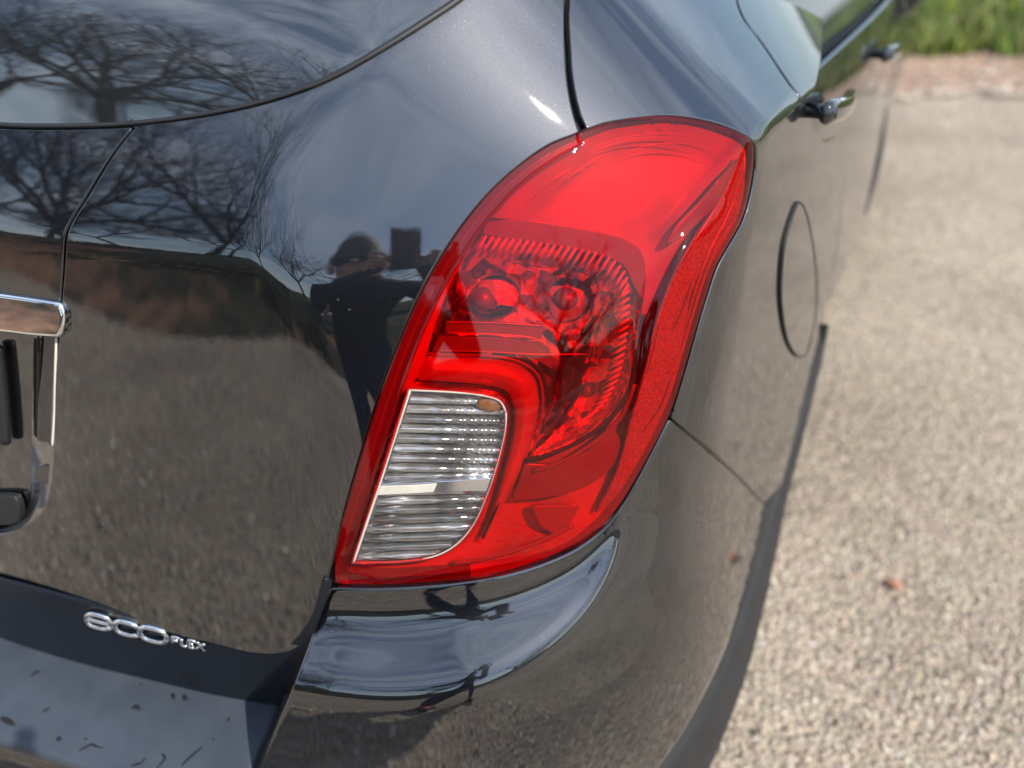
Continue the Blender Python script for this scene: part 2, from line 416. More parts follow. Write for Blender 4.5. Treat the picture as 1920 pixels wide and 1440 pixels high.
GRAVEL = mk_gravel()
g = grid_mesh('ground', np.concatenate([np.linspace(-120, -12, 12), np.linspace(-10, 10, 41), np.linspace(12, 120, 12)]),
              np.concatenate([np.linspace(-120, -12, 12), np.linspace(-10, 10, 41), np.linspace(12, 120, 12)]), lambda x, y: 0*x, GRAVEL)
g['kind'] = 'structure'
# loose chippings in front of the lens: real stones
def stones(name, n, region, s0, s1, mats, parent=None, octa=False):
    r = np.random.default_rng(3); xs, ys = region(r, n)
    ico_v = []; ph = (1+5**.5)/2
    for a in (-1, 1):
        for b_ in (-ph, ph): ico_v += [(0, a, b_), (a, b_, 0), (b_, 0, a)]
    ico = np.array(ico_v)/np.linalg.norm((1, ph))
    if octa: ico = np.array([(1, 0, 0), (-1, 0, 0), (0, 1, 0), (0, -1, 0), (0, 0, 1), (0, 0, -1.)])
    bmq = bmesh.new()
    for v in ico: bmq.verts.new(v)
    bmesh.ops.convex_hull(bmq, input=bmq.verts); bmq.verts.index_update()
    iv = np.array([v.co[:] for v in bmq.verts]); iff = np.array([[v.index for v in f.verts] for f in bmq.faces]); bmq.free()
    k = len(iv); sz = r.uniform(s0, s1, n)*np.where(r.random(n) < .06, 1.7, 1)
    V = iv[None]*(1+.28*r.normal(size=(n, k, 1)))*sz[:, None, None]*np.stack([r.uniform(.7, 1.2, n), r.uniform(.7, 1.2, n), r.uniform(.45, .8, n)], -1)[:, None]
    a = r.uniform(0, 6.28, n); ca, sa = np.cos(a)[:, None], np.sin(a)[:, None]
    x, y = V[..., 0]*ca-V[..., 1]*sa, V[..., 0]*sa+V[..., 1]*ca
    V = np.stack([x+xs[:, None], y+ys[:, None], V[..., 2]+(sz*.32)[:, None]], -1).reshape(-1, 3)
    F_ = (iff[None]+(np.arange(n)*k)[:, None, None]).reshape(-1, 3)
    me = bpy.data.meshes.new(name); me.vertices.add(len(V)); me.vertices.foreach_set('co', V.ravel().astype(np.float32))
    me.loops.add(len(F_)*3); me.loops.foreach_set('vertex_index', F_.ravel().astype(np.int32))
    me.polygons.add(len(F_)); me.polygons.foreach_set('loop_start', np.arange(len(F_), dtype=np.int32)*3)
    for mm in mats: me.materials.append(mm)
    mi = r.choice(len(mats), n, p=[.38, .28, .2, .09, .02, .03])
    blot = fbm(xs*1.3+3, ys*1.3, 31); mi = np.where((blot > .55) & (r.random(n) < .40), 3, mi); mi = np.where((blot < -.6) & (r.random(n) < .35), 2, mi)
    me.polygons.foreach_set('material_index', np.repeat(mi, len(iff)).astype(np.int32))
    me.update(calc_edges=True); me.validate()
    o = bpy.data.objects.new(name, me); link(o, parent); return o
STM = [simple('stone_%s' % nm, c, .85, c2=c2, cscale=60) for nm, c, c2 in (
    ('buff', (.46, .37, .285), (.56, .465, .37)), ('grey', (.40, .335, .28), (.48, .41, .35)), ('pale', (.57, .49, .405), (.67, .585, .49)),
    ('dark', (.28, .235, .20), (.35, .30, .26)), ('rust', (.36, .23, .17), (.42, .30, .22)), ('white', (.66, .63, .58), (.75, .72, .68)))]
def reg(r, n):
    # denser where the camera looks at the gravel from close by
    u = r.random(n); y = -1.0+6.0*u**1.5; x0 = np.where(y < .3, .25, .9); x = x0+r.random(n)*(1.0+.50*(y+1.0))
    return x, y
gs = stones('gravel', 135000, reg, .0021, .0046, STM, octa=True); gs['kind'] = 'stuff'; gs['label'] = 'loose pale buff and grey stone chippings on the drive'
def reg2(r, n):
    return r.uniform(-2.2, 1.6, n), -4.3+3.9*r.random(n)
gs2 = stones('gravel', 26000, reg2, .004, .010, STM); gs2['kind'] = 'stuff'; gs2['label'] = 'loose stone chippings behind the car'
def mk_earth(name, c0, c1, weeds=None):
    m, t, b = newmat(name); setp(b, rough=.95)
    tcn, n, r = noise_color(t, None, c0, c1, 3.5, 9, .3, .7)
    col = r.outputs[0]
    if weeds:
        n2 = t.nodes.new('ShaderNodeTexNoise'); n2.inputs['Scale'].default_value = 1.3; n2.inputs['Detail'].default_value = 10; n2.inputs['Roughness'].default_value = .68
        t.links.new(tcn.outputs['Object'], n2.inputs['Vector'])
        sp = t.nodes.new('ShaderNodeSeparateXYZ'); t.links.new(tcn.outputs['Object'], sp.inputs[0])
        mr = t.nodes.new('ShaderNodeMapRange'); mr.inputs[1].default_value = -4.2; mr.inputs[2].default_value = -1.2; mr.inputs[3].default_value = -.16; mr.inputs[4].default_value = .17; t.links.new(sp.outputs[0], mr.inputs[0])
        mz = t.nodes.new('ShaderNodeMapRange'); mz.inputs[1].default_value = .1; mz.inputs[2].default_value = .9; mz.inputs[3].default_value = -.07; mz.inputs[4].default_value = .09; t.links.new(sp.outputs[2], mz.inputs[0])
        ad = t.nodes.new('ShaderNodeMath'); ad.operation = 'ADD'; t.links.new(n2.outputs['Fac'], ad.inputs[0]); t.links.new(mr.outputs[0], ad.inputs[1])
        ad2 = t.nodes.new('ShaderNodeMath'); ad2.operation = 'ADD'; t.links.new(ad.outputs[0], ad2.inputs[0]); t.links.new(mz.outputs[0], ad2.inputs[1])
        r2 = t.nodes.new('ShaderNodeValToRGB'); r2.color_ramp.elements[0].position = .48; r2.color_ramp.elements[1].position = .60; t.links.new(ad2.outputs[0], r2.inputs[0])
        n3 = t.nodes.new('ShaderNodeTexNoise'); n3.inputs['Scale'].default_value = 7; n3.inputs['Detail'].default_value = 8; t.links.new(tcn.outputs['Object'], n3.inputs['Vector'])
        r3 = t.nodes.new('ShaderNodeValToRGB'); r3.color_ramp.elements[0].color = (.014, .018, .009, 1); r3.color_ramp.elements[1].color = (.050, .048, .026, 1); r3.color_ramp.elements[0].position = .35; r3.color_ramp.elements[1].position = .65
        t.links.new(n3.outputs['Fac'], r3.inputs[0])
        mm = t.nodes.new('ShaderNodeMix'); mm.data_type = 'RGBA'
        t.links.new(r2.outputs[0], mm.inputs['Factor']); t.links.new(r.outputs[0], mm.inputs[6]); t.links.new(r3.outputs[0], mm.inputs[7]); col = mm.outputs[2]
    t.links.new(col, b.inputs['Base Color'])
    bump(t, b, tcn, 9, .8, .05)
    return m
EARTH = mk_earth('red_earth', (.19, .115, .072), (.33, .215, .145))
EARTH_G = mk_earth('earth_with_weeds', (.14, .075, .045), (.30, .16, .095), True)
GRASSM = simple('grass_ground', (.05, .085, .012), .9, bscale=20, bstr=.8, bdist=.05, c2=(.12, .16, .03), cscale=4)
# the strip of bare earth at the far side of the drive and the grass behind it
e1 = grid_mesh('earth_path', np.linspace(-7, 9, 90), np.linspace(0, 1, 12),
               lambda x, y: .006+.05*np.sin(np.pi*y)*(.6+.4*fbm(x, y*2, 5)), EARTH)
def remap(o, f):
    me = o.data; co = np.empty(len(me.vertices)*3, np.float32); me.vertices.foreach_get('co', co); co = co.reshape(-1, 3)
    me.vertices.foreach_set('co', f(co).astype(np.float32).ravel()); me.update()
def edge_y(x): return 4.75+.47*(x-1.0)+.10*np.sin(x*2.1)+.07*np.sin(x*5.3+1)+.05*np.sin(x*13.7)+.03*np.sin(x*29+2)
def f_e(co):
    y = edge_y(co[:, 0])+co[:, 1]*(1.25+.1*np.sin(co[:, 0]*3)); return np.stack([co[:, 0], y, co[:, 2]], 1)
remap(e1, f_e); e1['kind'] = 'structure'
gb = grid_mesh('grass_bank', np.linspace(-7, 9, 90), np.linspace(0, 1, 30),
               lambda x, y: .02+1.5*sst(y, 0, 1)+.05*fbm(x*2, y*6, 9), GRASSM)
remap(gb, lambda co: np.stack([co[:, 0], edge_y(co[:, 0])+1.02+co[:, 1]*4.5, co[:, 2]], 1)); gb['kind'] = 'structure'
def blades(name, n, pos, h0, h1, mats, seed=1):
    r = np.random.default_rng(seed); P = pos(r, n); h = r.uniform(h0, h1, n); a = r.uniform(0, 6.28, n); w = h*.07
    lean = r.normal(size=(n, 2))*.35*h[:, None]
    d = np.stack([np.cos(a), np.sin(a), 0*a], 1)*w[:, None]
    tip = P+np.stack([lean[:, 0], lean[:, 1], h], 1); midp = P+np.stack([lean[:, 0]*.3, lean[:, 1]*.3, h*.6], 1)
    V = np.stack([P-d, P+d, midp+d*.7, midp-d*.7, tip], 1).reshape(-1, 3); b_ = np.arange(n)*5
    F_ = np.concatenate([np.stack([b_, b_+1, b_+2], 1), np.stack([b_, b_+2, b_+3], 1), np.stack([b_+3, b_+2, b_+4], 1)])
    me = bpy.data.meshes.new(name); me.vertices.add(len(V)); me.vertices.foreach_set('co', V.ravel().astype(np.float32))
    me.loops.add(len(F_)*3); me.loops.foreach_set('vertex_index', F_.ravel().astype(np.int32))
    me.polygons.add(len(F_)); me.polygons.foreach_set('loop_start', np.arange(len(F_), dtype=np.int32)*3)
    for mm in mats: me.materials.append(mm)
    mi = r.integers(0, len(mats), n); me.polygons.foreach_set('material_index', np.tile(mi, 3).astype(np.int32))
    me.update(calc_edges=True)
    o = bpy.data.objects.new(name, me); link(o); o['kind'] = 'stuff'; return o
GB = [simple('grass_blade_%s' % k, c, .6, c2=c2, cscale=2) for k, c, c2 in (('bright', (.13, .19, .015), (.19, .25, .03)), ('deep', (.05, .10, .012), (.08, .14, .02)), ('dry', (.17, .17, .05), (.22, .2, .07)))]
def pos_g(r, n):
    x = r.uniform(-3, 6, n); u = r.random(n)**1.6; y = edge_y(x)+.86+.16*fbm(x*1.5, x*0, 21)+u*3.2
    yy = np.clip((y-edge_y(x)-1.02)/4.5, 0, 1); z = .0+1.5*(yy*yy*(3-2*yy)); return np.stack([x, y, z], 1)
def reg3(r, n):
    x = r.uniform(-2, 5, n); u = r.random(n)**2.2; return x, edge_y(x)-.15+u*1.2
gs3 = stones('gravel', 5000, reg3, .006, .014, STM); gs3['kind'] = 'stuff'; gs3['label'] = 'stones spilled over the edge of the red earth'
gs3.location.z = .03
gbl = blades('grass', 26000, pos_g, .07, .20, GB); gbl['label'] = 'bright green grass on the bank beyond the earth strip'
# behind the photographer: earth bank with weeds, trees on top
def bank_z(x, y):
    t = sst(-y, 4.4+.35*np.sin(x*.7)+.2*np.sin(x*1.9+1), 7.4); top = 1.15+.25*np.sin(x*.45+2)+.5*sst(x, 1.5, -1.5)
    return -.02+t*top+t*.10*fbm(x*1.3, y*1.3, 4)
bk = grid_mesh('earth_bank', np.linspace(-16, 14, 150), np.linspace(-16, -3.9, 70), bank_z, EARTH_G); bk['kind'] = 'structure'
def pos_w(r, n):
    x = r.uniform(-7, 6, n); y = -4.9-r.random(n)*4; keep = fbm(x*1.2, y*1.2, 12) > .12
    return np.stack([x, y, np.where(keep, bank_z(x, y), -5)], 1)
WEED = simple('dark_weeds', (.018, .026, .010), .7, c2=(.035, .045, .016), cscale=3)
wd = blades('undergrowth', 16000, pos_w, .08, .28, [WEED, WEED, GB[2]], 5); wd['label'] = 'rough weeds and grass tufts over the red earth bank'
def ring():
    V, F_ = [], []; n = 140
    for i in range(n):
        a = 2*math.pi*i/n; r_ = 85; h = 4+2.2*math.sin(a*5+1)+1.3*math.sin(a*13)+.8*math.sin(a*31)
        for (rr, z) in ((r_, -.5), (r_+3, h*.5), (r_+7, h), (r_+22, h-1)): V.append((rr*math.cos(a), rr*math.sin(a), z))
    for i in range(n):
        j = (i+1) % n
        for k in range(3): F_.append((i*4+k, j*4+k, j*4+k+1, i*4+k+1))
    o = mesh_obj('hills', V, F_, simple('far_hill_hedges', (.05, .06, .035), .95, bscale=2, bstr=1, bdist=.5, c2=(.11, .10, .06), cscale=.3)); o['kind'] = 'structure'
ring()

# ------------------------------------------------------------------ bare trees
BARK = simple('bark', (.045, .036, .030), .9, bscale=30, bstr=.8, bdist=.01, c2=(.085, .07, .058), cscale=12)
TWIG = simple('twigs', (.040, .030, .026), .9, c2=(.07, .055, .045), cscale=8)
def prisms(segs, ns):
    P0 = np.array([s[0] for s in segs]); P1 = np.array([s[1] for s in segs]); R0 = np.array([s[2] for s in segs]); R1 = np.array([s[3] for s in segs])
    D = P1-P0; D /= np.linalg.norm(D, axis=1, keepdims=True)+1e-9; A = np.where(np.abs(D[:, 2:3]) < .9, [[0, 0, 1.]], [[1., 0, 0]])
    Bx = np.cross(D, A); Bx /= np.linalg.norm(Bx, axis=1, keepdims=True)+1e-9; By = np.cross(D, Bx)
    ring0 = []; ring1 = []
    for j in range(ns):
        a = 2*math.pi*j/ns; o_ = Bx*math.cos(a)+By*math.sin(a); ring0.append(P0+o_*R0[:, None]); ring1.append(P1+o_*R1[:, None])
    V = np.stack(ring0+ring1, 1).reshape(-1, 3); n = len(segs); b_ = (np.arange(n)*2*ns)[:, None]
    F_ = np.concatenate([np.concatenate([b_+j, b_+(j+1) % ns, b_+ns+(j+1) % ns, b_+ns+j], 1) for j in range(ns)])
    return V, F_
def tree(x, y, z, h, seed, label, spread=.55, lean=(0, 0), levels=6, trunk_r=.09, forks=(2, 3), droop=0., name='bare_tree', group='bare winter trees on the bank'):
    r = random.Random(seed); segs = []
    def grow(p, d, L, rad_, lev):
        n = 3 if lev < levels-1 else 2
        for i in range(n):
            d2 = Vector(d)+Vector((r.gauss(0, .16), r.gauss(0, .16), r.gauss(0, .10)-droop*(lev > 1)))
            d2.normalize(); q = Vector(p)+d2*L/n; r1 = rad_*(1-.16*(i+1)/n*1.6)
            segs.append((tuple(p), tuple(q), rad_*(1-.16*i/n*1.6), r1, lev)); p, d = q, d2
            if lev < levels and i < n-1 and lev > 0 and r.random() < .55:
                side = Vector((r.gauss(0, 1), r.gauss(0, 1), r.gauss(0, .5))); side = (side-side.project(d2)).normalized()
                grow(p, (d2*.6+side*.8).normalized(), L*r.uniform(.45, .7), rad_*.5, lev+1)
        if lev < levels:
            k = r.randint(*forks)+(1 if lev == 0 else 0); a0 = r.uniform(0, 6.28)
            for i in range(k):
                a = a0+i*6.28/k+r.gauss(0, .3); up = Vector(d); s = Vector((math.cos(a), math.sin(a), 0)); s = s-s.project(up)
                nd = (up*(1-spread*.6)+s*spread*(1.2 if lev < 2 else 1)+Vector((0, 0, .12))).normalized()
                grow(p, nd, L*r.uniform(.62, .86), rad_*(.74 if k < 3 else .64), lev+1)
    grow(Vector((0, 0, 0)), Vector((lean[0], lean[1], 1)).normalized(), h*.26, trunk_r, 0)
    rt = empty(name, (x, y, z), label, 'tree', group)
    tk = [s for s in segs if s[4] <= 2]; tw = [(s[0], s[1], s[2]*(.72 if s[4] < 5 else .5), s[3]*(.72 if s[4] < 5 else .5), s[4]) for s in segs if s[4] > 2]
    off = np.array([x, y, z])
    V, F_ = prisms(tk, 6); mesh_obj('trunk', V+off, F_, BARK, rt)
    V, F_ = prisms(tw, 3); mesh_obj('crown', V+off, F_, TWIG, rt)
    return len(segs)
nseg = 0
TREES = [(-1.5, -7.4, 3.6, 11, 'wide spreading bare tree low on the bank behind the car', .62, (.30, .1)),
         (-3.1, -7.0, 3.3, 12, 'thick forked bare tree at the left of the bank', .66, (-.25, .0)),
         (-4.6, -7.8, 6.6, 13, 'tall tangled bare tree at the left end of the bank', .5, (0, 0)),
         (-2.6, -9.4, 8.6, 14, 'tallest bare tree standing behind the forked one', .45, (.1, 0)),
         (-5.8, -9.0, 8.4, 15, 'dense bare tree with many upright limbs far left', .42, (0, .1)),
         (.2, -9.0, 5.2, 16, 'bare tree with a narrow crown in the middle of the bank', .42, (-.1, 0)),
         (2.4, -8.0, 4.6, 17, 'leaning bare tree behind the photographer', .55, (.35, 0)),
         (4.3, -6.6, 4.4, 18, 'bare tree on the right end of the bank', .55, (-.1, 0)),
         (-7.9, -7.6, 7.6, 19, 'bare tree at the far left corner of the drive', .5, (0, 0))]
for (x, y, h, sd, lb, sp, ln) in TREES:
    nseg += tree(x, y, float(bank_z(np.array(x), np.array(y)))-.05, h, sd, lb, sp, ln, trunk_r=.025*h**.75, forks=(3, 3) if h > 6.5 else (2, 3))
tree(6.3, -4.4, -.02, 3.9, 31, 'big bare tree with a thick trunk beside the drive', .5, (-.06, .05), trunk_r=.12, group='bare trees beside the drive')

# ------------------------------------------------------------------ the car
car = empty('car', (0, 1.9, 0), 'black car parked on gravel with a large red and clear tail light', 'car')
WIN_LOW = [(-760, 104), (-150, 214), (0, 229), (130, 231), (250, 226), (400, 206), (515, 178), (612, 142), (710, 87), (790, 36), (862, -14), (950, -110), (1010, -230), (1040, -330)]
SEAL_LOW = [(-760, 116), (-150, 227), (0, 241), (130, 243), (250, 238), (400, 218), (520, 190), (620, 153), (722, 97), (805, 46), (880, -6), (968, -104), (1024, -224), (1052, -330)]
LAMP_IN = [(1081, 247), (1028, 268), (973, 306), (918, 355), (866, 416), (816, 491), (776, 566), (741, 651), (711, 731), (681, 826), (656, 911), (636, 983), (623, 1042), (613, 1082)]
# tailgate outer skin
SH_GROOVE_L = [(1052, -330), (1055, -150), (1055, 0), (1056, 100), (1062, 165), (1073, 218), (1082, 246)]
TG_BOT = [(613, 1082), (601, 1130), (581, 1180), (556, 1211), (520, 1224), (470, 1222), (400, 1205), (300, 1180), (150, 1137), (0, 1097), (-160, 1058), (-760, 798)]
GARN_R = [(256, 239), (217, 290), (169, 368), (137, 420), (128, 446), (124, 500), (118, 570)]
RECESS_R = [(118, 570), (113, 640), (107, 700), (104, 800), (101, 870), (95, 920), (80, 962), (48, 990), (0, 1004), (-140, 985), (-760, 739)]
tg = outline([SEAL_LOW[4:], SH_GROOVE_L, LAMP_IN, TG_BOT, [(-760, 798), (-760, 739)], RECESS_R[::-1], GARN_R[::-1]])
patch('tailgate', tg, PAINT, car, step=9, lip=.010, r=.002)
gn = outline([[(-760, 118), (-150, 229), (0, 243), (130, 245), (243, 241)], [(243, 241), (205, 290), (157, 368), (126, 420), (117, 446), (114, 500), (110, 564)],
              [(110, 564), (0, 548), (-160, 526), (-760, 364)], [(-760, 364), (-760, 118)]])
patch('tailgate_garnish', gn, PAINT, car, step=9, lip=.010, r=.002)
tgo = bpy.data.objects['tailgate']
for px_, py_, r_ in [(605, 590, .0013), (619, 588, .0017), (634, 562, .0012), (655, 581, .0013), (300, 1052, .0010), (545, 640, .0009), (470, 820, .0010)]:
    c_ = cast(body, *P2(px_, py_)); n_ = grad(body, c_); bmd = bmesh.new(); bmesh.ops.create_uvsphere(bmd, u_segments=12, v_segments=8, radius=1)
    q_ = Vector(n_).to_track_quat('Z', 'Y').to_matrix().to_4x4(); bmd.transform(Matrix.Translation(Vector(c_)) @ q_ @ Matrix.Diagonal((r_, r_*.9, r_*.55, 1)))
    md_ = bpy.data.meshes.new('water_drop'); bmd.to_mesh(md_); bmd.free(); md_.materials.append(CLEAR); md_.polygons.foreach_set('use_smooth', np.ones(len(md_.polygons), bool)); link(bpy.data.objects.new('water_drop', md_), tgo)
# dark gap lines behind the panel joints
def gap(pts, w=.010, off=-.008):
    return tube_on('panel_gap', pts, DARK, car, off=off, rw=w, rh=.002, step=14, nseg=6)
gap([(256, 232), (213, 289), (163, 368), (131, 420), (122, 446), (118, 500), (113, 570), (108, 640)], .007)
gap([(1062, -330), (1062, -150), (1063, 0), (1064, 100), (1070, 166), (1082, 220), (1092, 250)], .012, -.010)
gap([(1086, 248), (1028, 271), (973, 309), (918, 358), (866, 419), (816, 494), (776, 569), (741, 654), (711, 734), (681, 829), (656, 914), (636, 986), (622, 1045), (612, 1090)], .010, -.014)
# chrome bar over the number plate
ch = outline([[(-760, 373), (-160, 537), (0, 558), (70, 568), (108, 574)], [(108, 574), (112, 590), (109, 618), (105, 627)], [(105, 627), (60, 624), (0, 617), (-160, 600), (-760, 428)], [(-760, 428), (-760, 373)]])
BARS = HS(cast(RL, *P2(40, 595))+.008*nrm(8, 12), 7, 15.5, ku=.6, kv=2.5, kd=2.5)
patch('chrome_bar', ch, CHROME, car, fn=BARS, step=7, lip=.010, r=.0035)
# number plate recess
REC = lambda X: np.maximum(RL(X)+.020, -9.)
rw_ = outline([[(-760, 411), (0, 590), (64, 596)], [(64, 596), (62, 700), (60, 820), (60, 900), (52, 950), (20, 976), (0, 982), (-140, 965), (-760, 727)], [(-760, 727), (-760, 411)]])
patch('plate_recess', rw_, PAINT, car, fn=REC, step=10, lip=0)
def loft(name, A, B, mat, parent, n=40, mids=(), smooth=True):
    rows = [A]+list(mids)+[B]
    rows = [np.stack([np.interp(np.linspace(0, 1, n), np.linspace(0, 1, len(q)), q[:, k]) for k in range(3)], 1) for q in rows]
    V = np.vstack(rows); F_ = [(i*n+j, i*n+j+1, (i+1)*n+j+1, (i+1)*n+j) for i in range(len(rows)-1) for j in range(n-1)]
    return mesh_obj(name, V, F_, mat, parent, smooth=smooth)
ra = line3([(110, 620), (106, 700), (103, 800), (100, 870), (94, 920), (79, 962), (47, 990), (0, 1004), (-140, 985), (-760, 739)], RL, -.001)[0]
rb = line3([(90, 620), (86, 700), (82, 800), (80, 870), (76, 915), (66, 952), (40, 978), (0, 990), (-140, 972), (-760, 731)], RL, -.010)[0]
rc = line3([(64, 600), (62, 700), (60, 820), (60, 890), (56, 930), (46, 958), (22, 976), (0, 982), (-140, 965), (-760, 727)], RL, -.020)[0]
loft('recess_edge', ra, rc, PAINT, car, mids=[rb], n=60)
sl_ = outline([[(85, 628), (106, 630)], [(106, 630), (103, 700), (101, 800), (98, 850)], [(98, 850), (90, 830), (70, 826)], [(70, 826), (72, 760), (80, 690), (85, 628)]])
patch('recess_side_insert', sl_, GLOSSBLACK, car, fn=RL, off=-.004, step=7, lip=.004, r=.001)
tube_on('insert_edge', [(106, 632), (104, 700), (102, 780), (98, 838)], WHITEPL, car, fn=RL, off=-.002, rw=.0016, rh=.0012)
tube_on('insert_edge', [(72, 628), (71, 720), (69, 820)], RUBBER, car, fn=RL, off=-.013, rw=.0010, rh=.0010)
s2_ = outline([[(67, 876), (88, 874), (97, 878)], [(97, 878), (93, 909)], [(93, 909), (64, 898)], [(64, 898), (67, 876)]])
patch('plate_lamp', s2_, GLOSSBLACK, car, fn=RL, off=-.004, step=6, lip=.004)
tube_on('recess_dark_bar', [(-8, 650), (-2, 700), (4, 760), (10, 830)], RUBBER, car, fn=RL, off=-.012, rw=.0065, rh=.006, taper=([0, .8, 1], [1, 1, .9]))  # plain dark bar at the left of the recess
gr_ = outline([[(-60, 934), (0, 932), (26, 934)], [(26, 934), (32, 950), (34, 976)], [(34, 976), (20, 982), (0, 983), (-60, 980)], [(-60, 980), (-60, 934)]])
patch('recess_dark_patch', gr_, RUBBER, car, fn=RL, off=-.010, step=7, lip=.008, r=.002)  # plain dark patch in the lower part of the recess
# rear window and its seal
WP = cast(body, *P2(250, 238))
RW0 = HS(WP-.030*nrm(9, 18), 8, 18, ku=.22, kv=.15)
RW = lambda X: smax(RW0(X), body(X)+.006, .02)
wl = outline([WIN_LOW, [(1040, -330), (300, -420), (-760, -339)], [(-760, -339), (-760, 104)]], 14)
patch('rear_window', wl, GLASS, car, fn=RW, step=16, lip=.005)
mid = np.array([((a[0]+b[0])/2, (a[1]+b[1])/2) for a, b in zip(WIN_LOW, SEAL_LOW)])
sa = line3(WIN_LOW, RW, .0015, 14)[0]; sb = line3(SEAL_LOW, body, -.006, 14)[0]
sm = line3(mid, lambda X: np.minimum(body(X), RW(X)), .003, 14)[0]
loft('window_seal', sa, sb, RUBBER, car, mids=[sm], n=140)
# lower trim strip of the tailgate, tucked under
SP = cast(RL, *P2(400, 1203))
STR = HS(SP-.004*nrm(13, 0), 13, -9, ku=.42)
st = outline([[(-760, 791), (-160, 1050), (0, 1089), (150, 1129), (300, 1172), (400, 1197), (470, 1214), (520, 1216), (552, 1204), (576, 1176), (596, 1128), (606, 1086)],
              [(606, 1086), (617, 1094), (599, 1153), (574, 1222), (547, 1294), (520, 1338)], [(520, 1338), (503, 1326), (420, 1308), (300, 1279), (150, 1243), (0, 1200), (-160, 1156), (-760, 876)], [(-760, 876), (-760, 791)]])
TRIMB = simple('satin_black_plastic', (.006, .008, .013), .3, spec=.35)
trim = patch('lower_trim_strip', st, TRIMB, car, fn=STR, step=10, lip=.004)
# badge
def badge(pts, w, mat=CHROME):
    X, N = line3(pts, STR, .0035, 3.)
    V, Fc = tube_pts(X, N, w, w*.9, 8); o = mesh_obj('badge_letter', V, Fc, mat, trim); return o
ax = np.array([55., 14.]); ax /= np.linalg.norm(ax)
def E2(cx, cy, a, b, t0, t1, n=28, sk=0.):
    t = np.linspace(rad(t0), rad(t1), n); u = np.sign(np.cos(t))*np.abs(np.cos(t))**.62*a; v = np.sin(t)*b
    return [(cx+ax[0]*p+sk*q, cy+ax[1]*p+q) for p, q in zip(u, v)]
# e
badge(E2(185, 1165, 24, 11.5, 28, 352)+[(207, 1170), (185, 1165), (163, 1159)], .0032)
badge(E2(238, 1178, 23, 11, 40, 322), .0033)
badge(E2(288, 1190, 26, 11.5, 0, 360), .0033)
def bar(p): badge(p, .0020, CHROME_SOFT)
bar([(323, 1205), (324, 1194), (337, 1197)]); bar([(323, 1200), (333, 1202)])
bar([(341, 1198), (340, 1209), (350, 1212)])
bar([(367, 1203), (355, 1200), (354, 1212), (364, 1215)]); bar([(354, 1206), (363, 1208)])
bar([(370, 1203), (384, 1220)]); bar([(384, 1207), (368, 1216)])
# grey bumper step below it
La, Lb = cast(STR, *P2(20, 1203)), cast(STR, *P2(500, 1320))
eb = np.array([math.sin(rad(13)), -math.cos(rad(13)), -.17]); nb = np.cross(Lb-La, eb); nb /= np.linalg.norm(nb); nb *= np.sign(nb[2])
LED = HS(La, math.degrees(math.atan2(nb[0], -nb[1])), math.degrees(math.asin(nb[2])))
le = outline([[(-760, 872), (-160, 1152), (0, 1196), (150, 1239), (300, 1275), (420, 1304), (512, 1321)], [(512, 1321), (500, 1352), (478, 1400), (462, 1440), (430, 1500), (400, 1560)],
              [(400, 1560), (300, 1492), (200, 1444), (100, 1407), (0, 1376), (-160, 1330), (-760, 1021)], [(-760, 1021), (-760, 872)]])
step_o = patch('bumper_step', le, STEP, car, fn=LED, step=12, lip=.014, r=.009)
ej = spline([(-760, 1020), (-160, 1328), (0, 1374), (100, 1405), (200, 1442), (300, 1490), (396, 1556)], 14)
ed = LED.hit(ej[:, 0], ej[:, 1]); o13 = np.array([math.sin(rad(13)), -math.cos(rad(13)), 0])
loft('bumper_face', ed+o13*.001-LED.n*.007, ed+o13*.012-np.array([0, 0, .32]), PAINT, car, mids=[ed+o13*.009-LED.n*.016, ed+o13*.012-np.array([0, 0, .05])], n=70)
def fleck(pts, w):
    w = w*.85; X, N = line3(pts, LED, .0004, 4.); tp = np.interp(np.linspace(0, 1, len(X)), [0, .3, .7, 1], [.5, 1, .85, .4])
    V, Fc = tube_pts(X, N, w, .0006, 8, taper=tp); mesh_obj('scuff_mark', V, Fc, DARK, step_o)
for pts, w in [([(60, 1268), (66, 1261), (76, 1259)], .003), ([(80, 1335), (88, 1330), (93, 1328)], .002), ([(108, 1382), (112, 1386), (115, 1383)], .0034), ([(159, 1384), (163, 1387)], .002),
               ([(148, 1407), (160, 1401), (172, 1396), (182, 1400), (193, 1402)], .0018), ([(247, 1328), (255, 1325), (262, 1332)], .0034), ([(322, 1300), (326, 1308), (327, 1312)], .003), ([(343, 1303), (348, 1310), (352, 1313)], .0034),
               ([(246, 1436), (256, 1433), (266, 1430), (272, 1421)], .0017), ([(304, 1413), (309, 1421), (302, 1432), (294, 1440)], .0020), ([(340, 1436), (352, 1424), (366, 1412), (380, 1400)], .0022),
               ([(2, 1345), (14, 1352), (28, 1360)], .004), ([(430, 1345), (426, 1354)], .0016), ([(398, 1385), (402, 1387)], .0014), ([(262, 1282), (268, 1284)], .0016)]:
    fleck(pts, w)
CHB = HS(cast(RL, *P2(680, 1130)), 22, 9, ku=1.3)
def bodyb(X):
    return smax(smax(smax(RL(X), CHB(X), .02), smax(SD(X), S2(X), .06), .05), SD(X), .02)
CL = np.array([(1553, 610), (1541, 660), (1518, 735), (1492, 815), (1464, 900), (1441, 985), (1418, 1065), (1392, 1145), (1362, 1225), (1325, 1305), (1280, 1385), (1225, 1460), (1150, 1560)], float)
cl = spline(CL, 16); zz = np.interp(cl[:, 1], [610, 640, 735, 815, 900, 985, 1065, 1145, 1225, 1305, 1560], [.62, .59, .54, .50, .46, .425, .40, .385, .375, .37, .36])
dz = ray(cl[:, 0], cl[:, 1]); Yc = C+dz*((zz-C[2])/dz[:, 2])[:, None]
